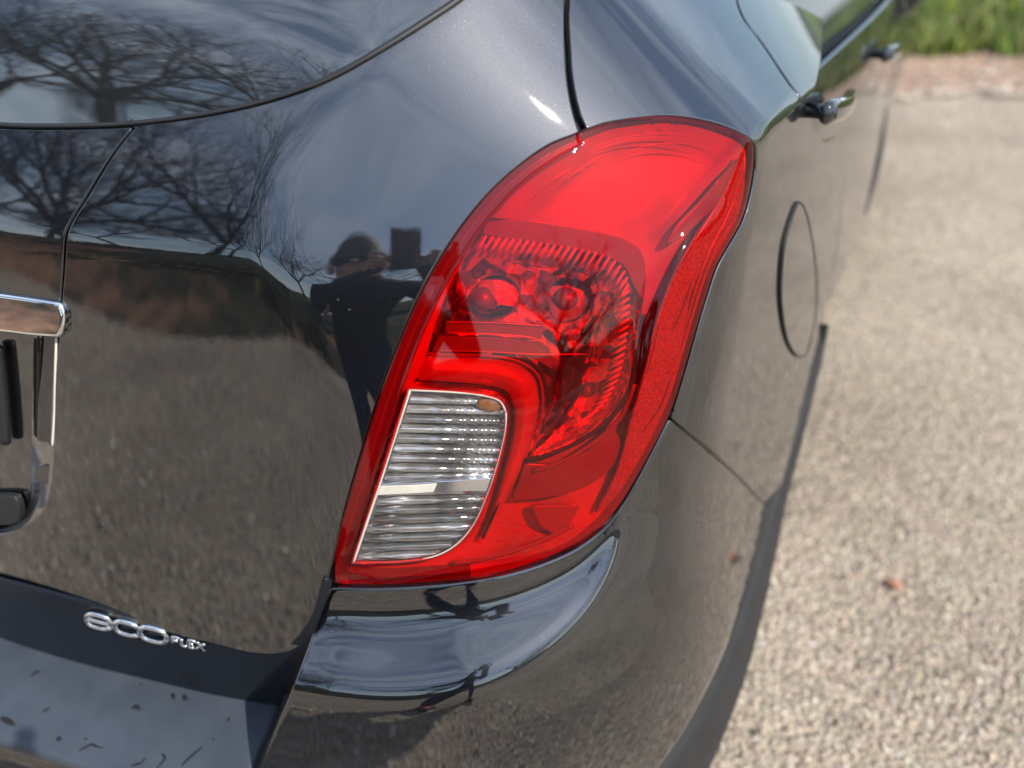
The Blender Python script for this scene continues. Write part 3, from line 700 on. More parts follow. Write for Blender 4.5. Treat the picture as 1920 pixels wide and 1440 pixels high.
# bumper corner: a lip under the lamp, a cove that faces the sky, then an outward ridge
R0 = spline([(560, 1112), (620, 1108), (720, 1109), (800, 1105), (880, 1097), (950, 1084), (1020, 1063), (1080, 1036), (1135, 993), (1170, 948)], 10)
RG = spline([(520, 1308), (580, 1320), (650, 1331), (740, 1337), (830, 1329), (900, 1310), (980, 1272), (1050, 1220), (1100, 1165), (1132, 1112), (1152, 1060), (1164, 1010), (1172, 952)], 10)
_gx = np.arange(300, 1560, 5.); _gy = np.arange(760, 1800, 5.); _G = np.stack(np.meshgrid(_gx, _gy), -1).reshape(-1, 2)
dA, _, sA = dist_poly(_G, R0); dB, wB, sB = dist_poly(_G, RG)
Lr = dist_poly(RG, R0)[0]; LL = np.interp(wB, np.arange(len(RG)), Lr)
w_ = np.where(sB > 0, 1., dA/(dA+dB+1e-6)); w_ = np.where((sA < 0) & (sB < 0), 0, w_)
depth = .052*np.clip(LL/215, 0, 1)**1.1
wt = np.clip((w_-.10)/(.98-.10), 0, 1)
dl = (depth*(wt*wt*(3-2*wt))).reshape(len(_gy), len(_gx))
# fade out below the ridge towards the side
ker = np.exp(-.5*(np.arange(-6, 7)/2.2)**2); ker /= ker.sum()
for axn in (0, 1): dl = np.apply_along_axis(lambda v: np.convolve(np.pad(v, 6, 'edge'), ker, 'valid'), axn, dl)
def bsample(A):
    fx = np.clip((A[:, 0]-300)/5, 0, len(_gx)-1.001); fy = np.clip((A[:, 1]-760)/5, 0, len(_gy)-1.001)
    i, j = fx.astype(int), fy.astype(int); u, v = fx-i, fy-j
    return dl[j, i]*(1-u)*(1-v)+dl[j, i+1]*u*(1-v)+dl[j+1, i]*(1-u)*v+dl[j+1, i+1]*u*v
BUMP_TOP = [(619, 1107), (720, 1108), (800, 1104), (880, 1096), (950, 1083), (1020, 1062), (1080, 1035), (1135, 993), (1172, 946), (1203, 893), (1231, 840), (1257, 789)]
SEAM = [(1257, 789), (1285, 806), (1315, 829), (1345, 856), (1388, 898), (1436, 953)]
BUMP_L = [(470, 1700), (472, 1600), (478, 1500), (500, 1420), (528, 1348), (552, 1290), (577, 1222), (602, 1152), (619, 1107)]
bp_ = outline([BUMP_TOP, SEAM, [(1436, 953), (1414, 1045), (1389, 1132), (1362, 1212), (1326, 1291), (1282, 1371), (1230, 1446), (1156, 1546), (1056, 1700)], [(1056, 1700), (470, 1700)], BUMP_L], 8)
patch('bumper_corner', bp_, PAINT, car, fn=bodyb, off=bsample, step=8, lip=.008, r=.0025, analytic=False)
gap([(540, 1340), (566, 1285), (592, 1220), (616, 1150), (632, 1130)], .012, -.034)
gap([(616, 1101), (720, 1102), (800, 1098), (880, 1090), (950, 1077), (1020, 1056), (1080, 1029), (1131, 989), (1168, 943), (1199, 891), (1227, 838), (1253, 787)], .012, -.034)
# side of the car, measured in (y, z)
def yz(pts):
    P = np.array(pts, float); X = cast(body, P[:, 0], P[:, 1]); return [tuple(p) for p in X[:, 1:]]
QP_GROOVE = yz([(1073, -150), (1072, 0), (1074, 100), (1080, 163), (1091, 212), (1102, 239)])
QP_LAMP = yz([(1102, 239), (1130, 228), (1180, 219), (1250, 213), (1312, 220), (1364, 234), (1402, 251), (1419, 268)])
QP_LAMP2 = yz([(1419, 268), (1420, 300), (1413, 357), (1398, 412), (1370, 463), (1348, 503), (1333, 547), (1313, 612), (1293, 682), (1273, 747), (1262, 782)])
QP_SEAM = yz([(1262, 782), (1290, 803), (1320, 826), (1350, 853), (1390, 892), (1434, 940)])
QP_ARCH = [(p[1]-.004, p[2]+.01) for p, q in zip(Yc, cl) if q[1] < 925][::-1]
QP_DOOR = yz([(1379, -60), (1379, 0), (1395, 40), (1420, 72), (1450, 116), (1480, 161), (1503, 190)])
y0, z0 = QP_SEAM[-1]
qp = outline([QP_GROOVE, QP_LAMP, QP_LAMP2, QP_SEAM, [(y0, z0)]+QP_ARCH[:1], QP_ARCH,
              [QP_ARCH[-1], (QP_ARCH[-1][0]+.04, .72), (.70, .86), (.60, .945), (.46, .985), (.36, 1.04), QP_DOOR[-1]], QP_DOOR[::-1], [QP_DOOR[0], QP_GROOVE[0]]], .012)
patch('quarter_panel', qp, PAINT, car, step=.009, lip=.008, r=.0022, dom='yz')
HDT = HS((.872, .6, 1.06), 89, 14)
rd = outline([[(QP_DOOR[-1][0]+.008, QP_DOOR[-1][1]+.002), (.365, 1.036), (.466, .981), (.606, .940), (.707, .853), (QP_ARCH[-1][0]+.05, .72), (QP_ARCH[-1][0]+.02, QP_ARCH[-1][1]+.03), (1.0, .62), (1.2, .56)], [(1.2, .56), (1.34, .50)], [(1.34, .50), (1.34, 1.035)],
              [(1.34, 1.035), (.9, 1.055), (.6, 1.065), (QP_DOOR[-1][0]+.008, QP_DOOR[-1][1]+.002)]], .02)
DOORF = lambda X: smax(SD(X), HDT(X), .012)
rdoor = patch('rear_door', rd, PAINT, car, fn=DOORF, step=.03, lip=.008, dom='yz')
fd = outline([[(1.35, .50), (2.45, .52)], [(2.45, .52), (2.45, .98)], [(2.45, .98), (1.9, 1.01), (1.35, 1.035)], [(1.35, 1.035), (1.35, .30)]], .02)
fdoor = patch('front_door', fd, PAINT, car, fn=DOORF, step=.04, lip=.008, dom='yz')
patch('door_shoulder', outline([[(1385, -60), (1385, 0), (1401, 40), (1426, 72), (1456, 116), (1486, 160), (1507, 187)], [(1507, 187), (1524, 168), (1536, 122), (1541, 60), (1534, 0), (1522, -60)], [(1522, -60), (1385, -60)]]), PAINT, rdoor, step=9, lip=.008, r=.002)
# side windows
GW = HS((.855, 1.2, 1.04), 89, 29, kv=.2)
wg = [(.36, 1.00), (.36, 1.22), (.75, 1.48), (1.30, 1.52), (1.33, .99), (.9, .99)]
mesh = patch('side_window', outline([[a, b] for a, b in zip(wg, wg[1:]+wg[:1])], .03), GLASS, rdoor, fn=GW, step=.05, lip=.004, dom='yz')
wg2 = [(1.36, .98), (1.36, 1.52), (1.9, 1.48), (2.35, 1.15), (2.4, .95)]
patch('side_window', outline([[a, b] for a, b in zip(wg2, wg2[1:]+wg2[:1])], .03), GLASS, fdoor, fn=GW, step=.06, lip=.004, dom='yz')
# door handles
def at_x(px, py, x):
    d = ray(float(px), float(py)); return C+d*((x-C[0])/d[0])
def handle(door, p0, p1, x, s):
    a, b_ = at_x(*p0, x), at_x(*p1, x)
    # the grip: a bowed bar standing off the door
    t = np.linspace(0, 1, 15); P = a[None]+(b_-a)[None]*t[:, None]; P[:, 0] += .010*np.sin(np.pi*t)
    V, Fc = tube_pts(P, (1, 0, 0), .017*s, .010*s, 14, taper=np.interp(t, [0, .08, .92, 1], [.7, 1, 1, .7])); h = mesh_obj('door_handle', V, Fc, GLOSSBLACK, door)
    L = P[1]+(0.004, 0, 0); V, Fc = tube_pts(np.stack([L-(.03, 0, 0), L-(.004, 0, 0), L+(.007, 0, 0)]), (0, 0, 1), .008*s, .010*s, 16, taper=[1, 1, .7]); mesh_obj('lock_cover', V, Fc, GLOSSBLACK, h)
    Pm = P[3:-1].copy(); Pm[:, 2] += .0155*s; Pm[:, 0] += .003; V, Fc = tube_pts(Pm, (0, 0, 1), .004*s, .0015, 8); mesh_obj('top_highlight', V, Fc, CHROME, h)  # chrome strip stands in for the sky highlight on top of the grip
handle(rdoor, (1545, 213), (1590, 186), .898, .85)
handle(fdoor, (1658, 104), (1682, 84), .900, .8)
# fuel flap
FLAP = yz([(1494, 380), (1484, 400), (1468, 455), (1461, 530), (1464, 590), (1475, 640), (1496, 668), (1512, 655), (1525, 600), (1528, 530), (1522, 470), (1508, 400)])
fl = spline(FLAP, .01, True)
patch('fuel_flap', fl*1.0, PAINT, car, step=.018, lip=.003, r=.0015, dom='yz', off=.0026)
X = castx(body, fl[:, 0], fl[:, 1], .0012); X = np.vstack([X, X[:2]]); V, Fc = tube_pts(X, (1, 0, 0), .0019, .0026, 8, caps=False); mesh_obj('flap_gap', V, Fc, CLAD, car)
# wheel arch cladding along the lower edge and the tyre below
sec = [(-.05, .012), (-.006, .012), (.003, .006), (.007, -.006), (.012, -.035), (.016, -.065), (.020, -.105), (.018, -.135), (.004, -.16), (-.05, -.165)]
Tn = np.gradient(Yc, axis=0); Tn /= np.linalg.norm(Tn, axis=1, keepdims=True)
Sx = np.tile([1., 0, 0], (len(Yc), 1)); Sx -= (Sx*Tn).sum(1)[:, None]*Tn; Sx /= np.linalg.norm(Sx, axis=1, keepdims=True); Sy = np.cross(Tn, Sx); Sy *= np.sign(Sy[:, 2:3])
V = []; F_ = []
for i in range(len(Yc)):
    for a, b_ in sec:
        k_ = min(1., .02+i/40.); V.append(Yc[i]+Sx[i]*(a+.004)*(k_ if a > 0 else 1)+Sy[i]*b_*k_)
ns = len(sec)
for i in range(len(Yc)-1):
    for j in range(ns-1): F_.append((i*ns+j, i*ns+j+1, (i+1)*ns+j+1, (i+1)*ns+j))
mesh_obj('wheel_arch_cladding', V, F_, CLAD, car)
# the rest of the body, low detail, behind the modelled corner
def hull():
    sec_ = []
    prof = [(.16, .30, .74, .80), (.5, .30, .82, 1.00), (1.2, .28, .84, 1.00), (2.4, .28, .84, .96), (3.4, .30, .80, .92), (3.95, .35, .62, .78)]
    V, F_ = [], []
    for (y, zb, hw, zt) in prof:
        for (x, z) in ((-hw, zb), (hw-.03, zb), (hw-.005, (zb+zt)/2), (hw-.04, zt), (-hw+.04, zt), (-hw, (zb+zt)/2)): V.append((x, y, z))
    n = 6
    for i in range(len(prof)-1):
        for j in range(n): F_.append((i*n+j, i*n+(j+1) % n, (i+1)*n+(j+1) % n, (i+1)*n+j))
    F_.append(tuple(range(n))); F_.append(tuple(range((len(prof)-1)*n, len(prof)*n))[::-1])
    mesh_obj('body_shell', V, F_, PAINT, car, smooth=False)
    V, F_ = [], []
    cab = [(.30, 1.0, .62, 1.24), (.75, 1.0, .70, 1.55), (1.6, 1.0, .72, 1.60), (2.3, .97, .70, 1.45), (2.95, .94, .68, .96)]
    for (y, zb, hw, zt) in cab:
        for (x, z) in ((-hw-.08, zb), (hw+.05, zb), (hw-.10, zt), (-hw+.10, zt)): V.append((x, y, z))
    for i in range(len(cab)-1):
        for j in range(4): F_.append((i*4+j, i*4+(j+1) % 4, (i+1)*4+(j+1) % 4, (i+1)*4+j))
    F_.append((0, 1, 2, 3)); F_.append((19, 18, 17, 16))
    mesh_obj('cabin', V, F_, GLASS, car, smooth=False)
hull()
rbox('wing_mirror', Matrix.Translation((.985, 2.15, 1.04)), (.20, .11, .15), GLOSSBLACK, car, .035)
def wheel(y, x):
    w = empty('wheel', (x, y, .33), parent=car)
    me = []; prof = [(.20, -.10), (.27, -.11), (.315, -.10), (.33, -.07), (.335, 0), (.33, .07), (.315, .10), (.27, .11), (.20, .10)]
    V, F_ = [], []; n = 40
    for i in range(n):
        a = 2*math.pi*i/n
        for r_, xx in prof: V.append((x+xx, y+r_*math.cos(a), .335+r_*math.sin(a)))
    for i in range(n):
        j = (i+1) % n
        for k in range(len(prof)-1): F_.append((i*9+k, j*9+k, j*9+k+1, i*9+k+1))
    mesh_obj('tyre', V, F_, RUBBER, w)
    V = [(x+.07, y, .335)]+[(x+.085, y+.21*math.cos(2*math.pi*i/30), .335+.21*math.sin(2*math.pi*i/30)) for i in range(30)]
    mesh_obj('rim', V, [(0, 1+i, 1+(i+1) % 30) for i in range(30)], CHROME_SOFT, w)
for (y, x) in ((.98, .64), (.98, -.70), (3.45, .62), (3.45, -.70)): wheel(y, x)
yy_ = np.linspace(1.25, 2.42, 24); zz_ = np.full_like(yy_, .60)
sp_ = castx(DOORF, yy_, zz_); V, Fc = tube_pts(sp_, (1, 0, 0), .016, .010, 10, taper=np.interp(np.linspace(0, 1, len(sp_)), [0, .3, .9, 1], [.2, 1, 1, .4])); mesh_obj('side_moulding', V, Fc, CLAD, car)

# ------------------------------------------------------------------ the tail light
LEN = lambda X: lens(X)
lamp = empty('tail_light', tuple(cast(lens, *P2(1000, 650))), parent=car)
lamp['label'] = 'large red tail light with a clear lower window'
TOPARC = [(1087, 250), (1130, 234), (1180, 225), (1250, 219), (1310, 226), (1360, 240), (1395, 255), (1411, 269)]
RIGHT = [(1411, 269), (1412, 300), (1405, 356), (1390, 410), (1362, 461), (1340, 501), (1325, 546), (1305, 611), (1285, 681), (1265, 746), (1250, 786), (1225, 835), (1195, 890), (1165, 940), (1130, 985)]
BOT = [(1130, 985), (1080, 1025), (1020, 1052), (950, 1073), (880, 1086), (800, 1094), (720, 1098), (629, 1093)]
INNER = [(629, 1093), (630, 1040), (642, 985), (662, 915), (687, 830), (717, 735), (747, 655), (782, 570), (822, 495), (872, 420), (922, 360), (977, 310), (1032, 273), (1087, 250)]
RIML = [(650, 1072), (667, 1005), (690, 925), (716, 842), (742, 760), (772, 672), (808, 585), (846, 512), (892, 442), (940, 384), (992, 333), (1044, 296), (1092, 270)]
# where the side reflector rises out of the lens: a fillet that looks up at the sky
FA = spline([(1336, 372), (1300, 400), (1262, 430), (1228, 472), (1204, 520), (1192, 580), (1186, 650), (1178, 720), (1160, 790)], 8)
FB = spline([(1352, 372), (1332, 392), (1300, 440), (1270, 500), (1246, 560), (1228, 620), (1212, 690), (1196, 760), (1172, 830)], 8)
_lx = np.arange(560, 1480, 4.); _ly = np.arange(170, 1150, 4.); _H = np.stack(np.meshgrid(_lx, _ly), -1).reshape(-1, 2)
fa, _, fsa = dist_poly(_H, FA); fb, wb, fsb = dist_poly(_H, FB)
wl_ = fa/(fa+fb+1e-6); wl_ = np.where(fsb < 0, 1, np.where(fsa > 0, 0, wl_))
amp = .0095*np.interp(wb/len(FB), [0, .12, .3, .6, .85, 1], [.0, .35, 1, 1, .45, .0])
fade = np.exp(-np.where(fsb < 0, fb, 0)/45.)
dl2 = amp*(wl_**1.6)*fade
dl2 = dl2.reshape(len(_ly), len(_lx)); ker2 = np.exp(-.5*(np.arange(-3, 4)/1.0)**2); ker2 /= ker2.sum()
for axn in (0, 1): dl2 = np.apply_along_axis(lambda v: np.convolve(np.pad(v, 3, 'edge'), ker2, 'valid'), axn, dl2)
def lsample(A, base=0.):
    fx = np.clip((A[:, 0]-560)/4, 0, len(_lx)-1.001); fy = np.clip((A[:, 1]-170)/4, 0, len(_ly)-1.001)
    i, j = fx.astype(int), fy.astype(int); u, v = fx-i, fy-j
    return base+dl2[j, i]*(1-u)*(1-v)+dl2[j, i+1]*u*(1-v)+dl2[j+1, i]*(1-u)*v+dl2[j+1, i+1]*u*v
WIND = [[(766, 728), (850, 732), (905, 738)], [(905, 738), (940, 750), (952, 772), (951, 805), (936, 870), (916, 930), (891, 985), (860, 1022), (820, 1045), (760, 1055), (658, 1058)],
        [(658, 1058), (682, 985), (711, 900), (737, 820), (766, 728)]]
win = outline(WIND, 6)
lens_loop = outline([RIML[::-1][:1]+TOPARC[0:], RIGHT, BOT[:-1]+[(700, 1082), (650, 1072)], RIML], 7)
patch('red_lens', lens_loop, REDLENS, lamp, fn=lens, off=lambda A: lsample(A, .0022), step=5.5, holes=[win], lip=.004, r=.0018, analytic=False)
rim_loop = outline([INNER, [(1087, 250), (1092, 270)], RIML[::-1], [(650, 1072), (700, 1083), (800, 1080), (880, 1073)], [(880, 1073), (880, 1086)], [(880, 1086), (800, 1094), (720, 1098), (629, 1093)]], 7)
patch('lens_rim', rim_loop, RIMLENS, lamp, fn=lens, off=-.0012, step=6, lip=.012, r=.0018)
patch('rim_backing', rim_loop, DARKRED_BACK, lamp, fn=lens, off=-.007, step=9, lip=0)
tube_on('rim_rib', [(640, 1050), (655, 985), (676, 915), (701, 832), (729, 745), (759, 661), (794, 577), (833, 503), (881, 430), (930, 371), (984, 321), (1037, 284)], SILVER, lamp, fn=lens, off=-.0062, rw=.0012, rh=.0010)
full = outline([TOPARC, RIGHT, BOT, INNER], 10)
full_in = outline([[(1095, 262), (1135, 246), (1180, 237), (1250, 231), (1305, 238), (1350, 252), (1382, 266), (1397, 280)], [(1397, 280), (1398, 305), (1391, 355), (1376, 408), (1348, 458), (1326, 498), (1311, 545), (1291, 610), (1271, 680), (1251, 745), (1236, 782), (1211, 830), (1182, 883), (1152, 930), (1118, 973)],
                   [(1118, 973), (1072, 1010), (1015, 1036), (946, 1057), (878, 1070), (800, 1078), (720, 1082), (655, 1080)], RIML], 10)
# housing: bright floor and walls
def housing_off(A):
    d, _, _ = dist_poly(A, full_in, True); return -.009-.014*np.clip(d/60., 0, 1)**.8
def housing_off_(A):
    d, _, _ = dist_poly(A, full_in, True); return -.010-.045*np.clip(d/70., 0, 1)**.8-.012*np.clip((A[:, 1]-480)/200, 0, 1)*0
hole_bowl = outline([[(915, 408), (1000, 414), (1100, 430), (1165, 446)], [(1165, 446), (1200, 470), (1210, 510), (1204, 580), (1192, 660), (1172, 735), (1138, 785), (1090, 822), (1030, 850), (985, 866)],
                     [(985, 866), (1004, 800), (1013, 745), (1004, 706), (975, 680), (940, 672), (860, 664), (800, 662)], [(800, 662), (822, 590), (856, 510), (915, 408)]], 8)
patch('lamp_housing', full_in, SILVER, lamp, fn=lens, off=housing_off, step=10, holes=[hole_bowl, win], lip=0, analytic=False)
wallo = line3(np.vstack([full, full[:1]]), lens, -.003, spl=False)[0]; walli = line3(np.vstack([full_in, full_in[:1]]), lens, -.012, spl=False)[0]
loft('housing_wall', wallo, walli, DARKRED_BACK, lamp, n=160)
# stop lamp bowl
def bowl_off(A):
    d, _, _ = dist_poly(A, hole_bowl, True); return -.052-.028*np.clip(d/85., 0, 1)**.7
patch('reflector_bowl', hole_bowl, REFLECTOR, lamp, fn=lens, off=bowl_off, step=9, lip=0, analytic=False)
h0 = line3(np.vstack([hole_bowl, hole_bowl[:1]]), lens, -.020, spl=False)[0]; h1 = line3(np.vstack([hole_bowl, hole_bowl[:1]]), lens, -.054, spl=False)[0]
loft('bowl_wall', h0, h1, SHELF, lamp, n=200)
shelf = outline([[(916, 410), (1000, 416), (1100, 432), (1165, 448)], [(1165, 448), (1199, 471), (1208, 510), (1204, 560)], [(1204, 560), (1188, 530), (1172, 498), (1140, 480)], [(1140, 480), (1060, 462), (980, 450), (906, 438)], [(906, 438), (916, 410)]], 7)
patch('reflector_shelf', shelf, SHELF, lamp, fn=lens, off=-.017, step=8, lip=.008)
# ribs round the bowl
RO = spline([(905, 442), (960, 448), (1020, 456), (1080, 466), (1130, 477), (1160, 494), (1176, 520), (1180, 570), (1174, 640), (1160, 705), (1130, 760), (1085, 795)], 3)
dd_ = np.concatenate([[0], np.cumsum(np.linalg.norm(np.diff(RO, axis=0), axis=1))])
nr = 46
for i in range(nr):
    s = dd_[-1]*(i+.5)/nr; p = np.array([np.interp(s, dd_, RO[:, 0]), np.interp(s, dd_, RO[:, 1])])
    top_ = i < 24
    q = p+np.array([-26, 38])*(.95 if top_ else .0)+np.array([-30, 18])*(0 if top_ else .95)
    m_ = (p+q)/2
    Xr = cast(lens, np.array([p[0], m_[0], q[0]]), np.array([p[1], m_[1], q[1]]), np.array([-.016, -.022, -.030]))
    V, Fc = tube_pts(Xr, CF*-1, .0016, .0022, 6, taper=[.7, 1, .7]); mesh_obj('reflector_rib', V, Fc, RIBW, lamp)
# inside the bowl: bulb holders and light guide bars
def ell(name, px, py, off, rx, ry, rz, mat):
    c = cast(lens, *P2(px, py), off); bm = bmesh.new(); bmesh.ops.create_uvsphere(bm, u_segments=24, v_segments=14, radius=1)
    n_ = grad(lens, c); u_ = np.cross((0, 0, 1.), n_); u_ /= np.linalg.norm(u_); v_ = np.cross(n_, u_)
    bm.transform(Matrix([[u_[0]*rx, v_[0]*ry, n_[0]*rz, c[0]], [u_[1]*rx, v_[1]*ry, n_[1]*rz, c[1]], [u_[2]*rx, v_[2]*ry, n_[2]*rz, c[2]], [0, 0, 0, 1]]))
    me = bpy.data.meshes.new(name); bm.to_mesh(me); bm.free(); me.materials.append(mat); me.polygons.foreach_set('use_smooth', np.ones(len(me.polygons), bool))
    return link(bpy.data.objects.new(name, me), lamp)
ell('bulb', 905, 560, -.050, .011, .011, .012, SHELF); ell('bulb_socket', 925, 558, -.062, .026, .022, .010, REFLECTOR)
ell('bulb', 1060, 560, -.052, .012, .011, .012, SHELF); ell('bulb_socket', 1064, 562, -.064, .024, .022, .008, REFLECTOR)
gbar = outline([[(838, 605), (920, 606), (1018, 612)], [(1018, 612), (1014, 634)], [(1014, 634), (920, 624), (836, 622)], [(836, 622), (838, 605)]], 6)
patch('light_guide', gbar, SHELF, lamp, fn=lens, off=-.030, step=6, lip=.006, r=.001)
low_bowl = outline([[(824, 632), (920, 634), (1010, 640)], [(1010, 640), (1030, 660), (1034, 690)], [(1034, 690), (1004, 672), (960, 662), (812, 658)], [(812, 658), (824, 632)]], 6)
patch('lower_reflector', low_bowl, SHELF, lamp, fn=lens, off=-.034, step=7, lip=.006)
tube_on('light_guide_edge', [(836, 604), (920, 605), (1020, 611)], SILVER, lamp, fn=lens, off=-.028, rw=.0006, rh=.0006)
tube_on('light_guide_edge', [(838, 624), (920, 626), (1000, 634), (1025, 645), (1045, 662)], RIBW, lamp, fn=lens, off=-.028, rw=.0004, rh=.0004)
tube_on('light_guide_edge', [(818, 657), (900, 659), (1000, 664), (1100, 664)], SILVER, lamp, fn=lens, off=-.028, rw=.0005, rh=.0005)
# bright bezel round the clear window
bez = outline([[(800, 668), (860, 669), (930, 674), (974, 686)], [(974, 686), (1000, 706), (1010, 742), (1004, 800), (984, 866), (950, 935), (905, 1010)], [(905, 1010), (925, 945), (944, 880), (960, 810), (962, 770)], [(962, 770), (948, 742), (908, 730), (852, 724), (772, 720)], [(772, 720), (800, 668)]], 7)
def bez_off(A):
    d, _, _ = dist_poly(A, bez, True); return -.016+.010*np.clip(d/24, 0, 1)**.6
patch('window_bezel', bez, SILVER, lamp, fn=lens, off=bez_off, step=5, lip=.004, r=.001, analytic=False)
tube_on('bezel_groove', [(780, 712), (850, 716), (912, 722), (952, 735), (972, 762), (972, 806), (958, 872), (936, 940), (905, 1010)], DARK, lamp, fn=lens, off=-.012, rw=.0014, rh=.001)
tube_on('bezel_groove', [(800, 664), (860, 665), (932, 669), (980, 681), (1008, 703), (1018, 742), (1012, 802), (990, 872)], DARKRED_BACK, lamp, fn=lens, off=-.012, rw=.0012, rh=.001)
# dark curved steps in the lower right of the lamp
tube_on('housing_step', [(984, 864), (1030, 852), (1092, 824), (1142, 787), (1176, 738), (1196, 660), (1206, 590)], DARK, lamp, fn=lens, off=-.010, rw=.0026, rh=.002)
tube_on('housing_step', [(1000, 884), (1060, 862), (1120, 825), (1165, 780), (1190, 720)], SHELF, lamp, fn=lens, off=-.008, rw=.0024, rh=.002)
dk = outline([[(985, 872), (1040, 872), (1100, 850), (1150, 806)], [(1150, 806), (1162, 830), (1150, 870), (1110, 905), (1060, 925), (1000, 935), (962, 936)], [(962, 936), (975, 905), (985, 872)]], 7)
patch('dark_recess', dk, SHELF, lamp, fn=lens, off=-.010, step=8, lip=.004)
dk2 = outline([[(1000, 952), (1040, 950), (1085, 952)], [(1085, 952), (1070, 975), (1040, 1000)], [(1040, 1000), (1015, 985), (1000, 952)]], 6)
patch('dark_recess', dk2, DARKRED_BACK, lamp, fn=lens, off=-.008, step=7, lip=.004)
tube_on('housing_step', [(850, 1056), (900, 1049), (960, 1034), (1020, 1012), (1075, 985)], DARKRED_BACK, lamp, fn=lens, off=-.008, rw=.003, rh=.002)
# side reflector: fine grained backing with moulded lines
sref = outline([[(1394, 288), (1395, 355), (1380, 410), (1352, 460), (1330, 500), (1315, 545), (1295, 610), (1275, 680), (1255, 745), (1240, 780)], [(1240, 780), (1215, 830), (1185, 885), (1150, 935), (1120, 960)],
                [(1120, 960), (1150, 905), (1170, 850), (1182, 800), (1198, 745), (1214, 685), (1230, 615), (1250, 555), (1275, 500), (1305, 445), (1340, 395), (1372, 335), (1394, 288)]], 8)
patch('side_reflector', sref, TEXTURED, lamp, fn=lens, off=-.0035, step=8, lip=.003)
for k, pts in enumerate([[(1388, 330), (1366, 400), (1330, 470), (1305, 540), (1284, 620)], [(1378, 400), (1346, 455), (1318, 520), (1296, 590), (1276, 660)], [(1345, 385), (1310, 440), (1286, 490)], [(1300, 520), (1282, 575), (1262, 620)],
                         [(1285, 640), (1262, 690), (1236, 735)], [(1262, 700), (1240, 760), (1205, 812)], [(1240, 600), (1228, 650), (1214, 700)], [(1320, 500), (1300, 548), (1290, 590)]]):
    tube_on('moulded_line', pts, SILVER if k % 2 == 0 else SHELF, lamp, fn=lens, off=-.0022, rw=.0009, rh=.0008, taper=([0, .5, 1], [.3, 1, .3]))
dkw = outline([[(1395, 292), (1372, 330), (1335, 392)], [(1335, 392), (1300, 425), (1264, 452), (1252, 455)], [(1252, 455), (1268, 430), (1310, 385), (1350, 340), (1395, 292)]], 7)
patch('dark_wedge', dkw, SHELF, lamp, fn=lens, off=-.006, step=7, lip=.003)
# moulded arcs under the upper lens
for pts in ([(1080, 330), (1110, 300), (1140, 287)], [(1058, 345), (1085, 318), (1118, 300)], [(1160, 290), (1230, 270), (1300, 272), (1355, 290)], [(1110, 276), (1180, 256), (1260, 250), (1330, 262), (1380, 286)], [(1100, 290), (1170, 264), (1250, 258), (1325, 270)], [(1000, 372), (1040, 335), (1075, 312)],
            [(1130, 350), (1180, 320), (1240, 305)]):
    tube_on('moulded_line', pts, SILVER, lamp, fn=lens, off=-.0035, rw=.0007, rh=.0007, taper=([0, .5, 1], [.2, 1, .2]))
for pts in ([(1248, 223), (1256, 226), (1262, 231), (1258, 234)], [(1258, 226), (1268, 234), (1273, 233)], [(1222, 232), (1227, 230), (1226, 234)]):
    tube_on('dark_squiggle', pts, DARK, lamp, fn=lens, off=.0024, rw=.0004, rh=.0004, step=3, nseg=5)  # tiny dark squiggles on the upper edge of the lens
# clear window: cream border, louvres, divider, bulb
patch('clear_lens', win, CLEAR, lamp, fn=lens, off=.0022, step=6, lip=.003, r=.001)
patch('clear_reflector', win, CHROME_SOFT, lamp, fn=lens, off=-.034, step=12, lip=0)
wo = line3(np.vstack([win, win[:1]]), lens, -.001, spl=False)[0]; wi = line3(np.vstack([win, win[:1]]), lens, -.034, spl=False)[0]
loft('window_wall', wo, wi, CHROME_SOFT, lamp, n=120)
def mk_louvre():
    m, t, b = newmat('prismatic_louvre'); setp(b, color=(.34, .32, .30), metal=.8, rough=.17)
    tcn = t.nodes.new('ShaderNodeTexCoord'); oi = t.nodes.new('ShaderNodeObjectInfo')
    mr = t.nodes.new('ShaderNodeMapRange'); mr.inputs[3].default_value = .45; mr.inputs[4].default_value = 1.2
    t.links.new(oi.outputs['Random'], mr.inputs[0])
    nn = t.nodes.new('ShaderNodeTexNoise'); nn.inputs['Scale'].default_value = 28; t.links.new(tcn.outputs['Object'], nn.inputs['Vector'])
    rr = t.nodes.new('ShaderNodeValToRGB'); rr.color_ramp.elements[0].color = (.26, .23, .20, 1); rr.color_ramp.elements[1].color = (.85, .83, .80, 1)
    rr.color_ramp.elements[0].position = .35; rr.color_ramp.elements[1].position = .68; t.links.new(nn.outputs['Fac'], rr.inputs[0])
    vm = t.nodes.new('ShaderNodeVectorMath'); vm.operation = 'SCALE'; t.links.new(rr.outputs[0], vm.inputs[0]); t.links.new(mr.outputs[0], vm.inputs['Scale'])
    t.links.new(vm.outputs[0], b.inputs['Base Color'])
    w = t.nodes.new('ShaderNodeTexWave'); w.wave_type = 'RINGS'; w.rings_direction = 'SPHERICAL'
    w.inputs['Scale'].default_value = 62; w.inputs['Distortion'].default_value = 1.5; w.inputs['Detail'].default_value = 1; w.inputs['Detail Scale'].default_value = .4
    mpp = t.nodes.new('ShaderNodeMapping'); mpp.inputs['Location'].default_value = (-.70, .22, -.95)
    t.links.new(tcn.outputs['Object'], mpp.inputs[0]); t.links.new(mpp.outputs[0], w.inputs['Vector'])
    bp = t.nodes.new('ShaderNodeBump'); bp.inputs['Strength'].default_value = .5; bp.inputs['Distance'].default_value = .0022
    t.links.new(w.outputs['Fac'], bp.inputs['Height']); t.links.new(bp.outputs[0], b.inputs['Normal'])
    return m
LOUVRE = mk_louvre()
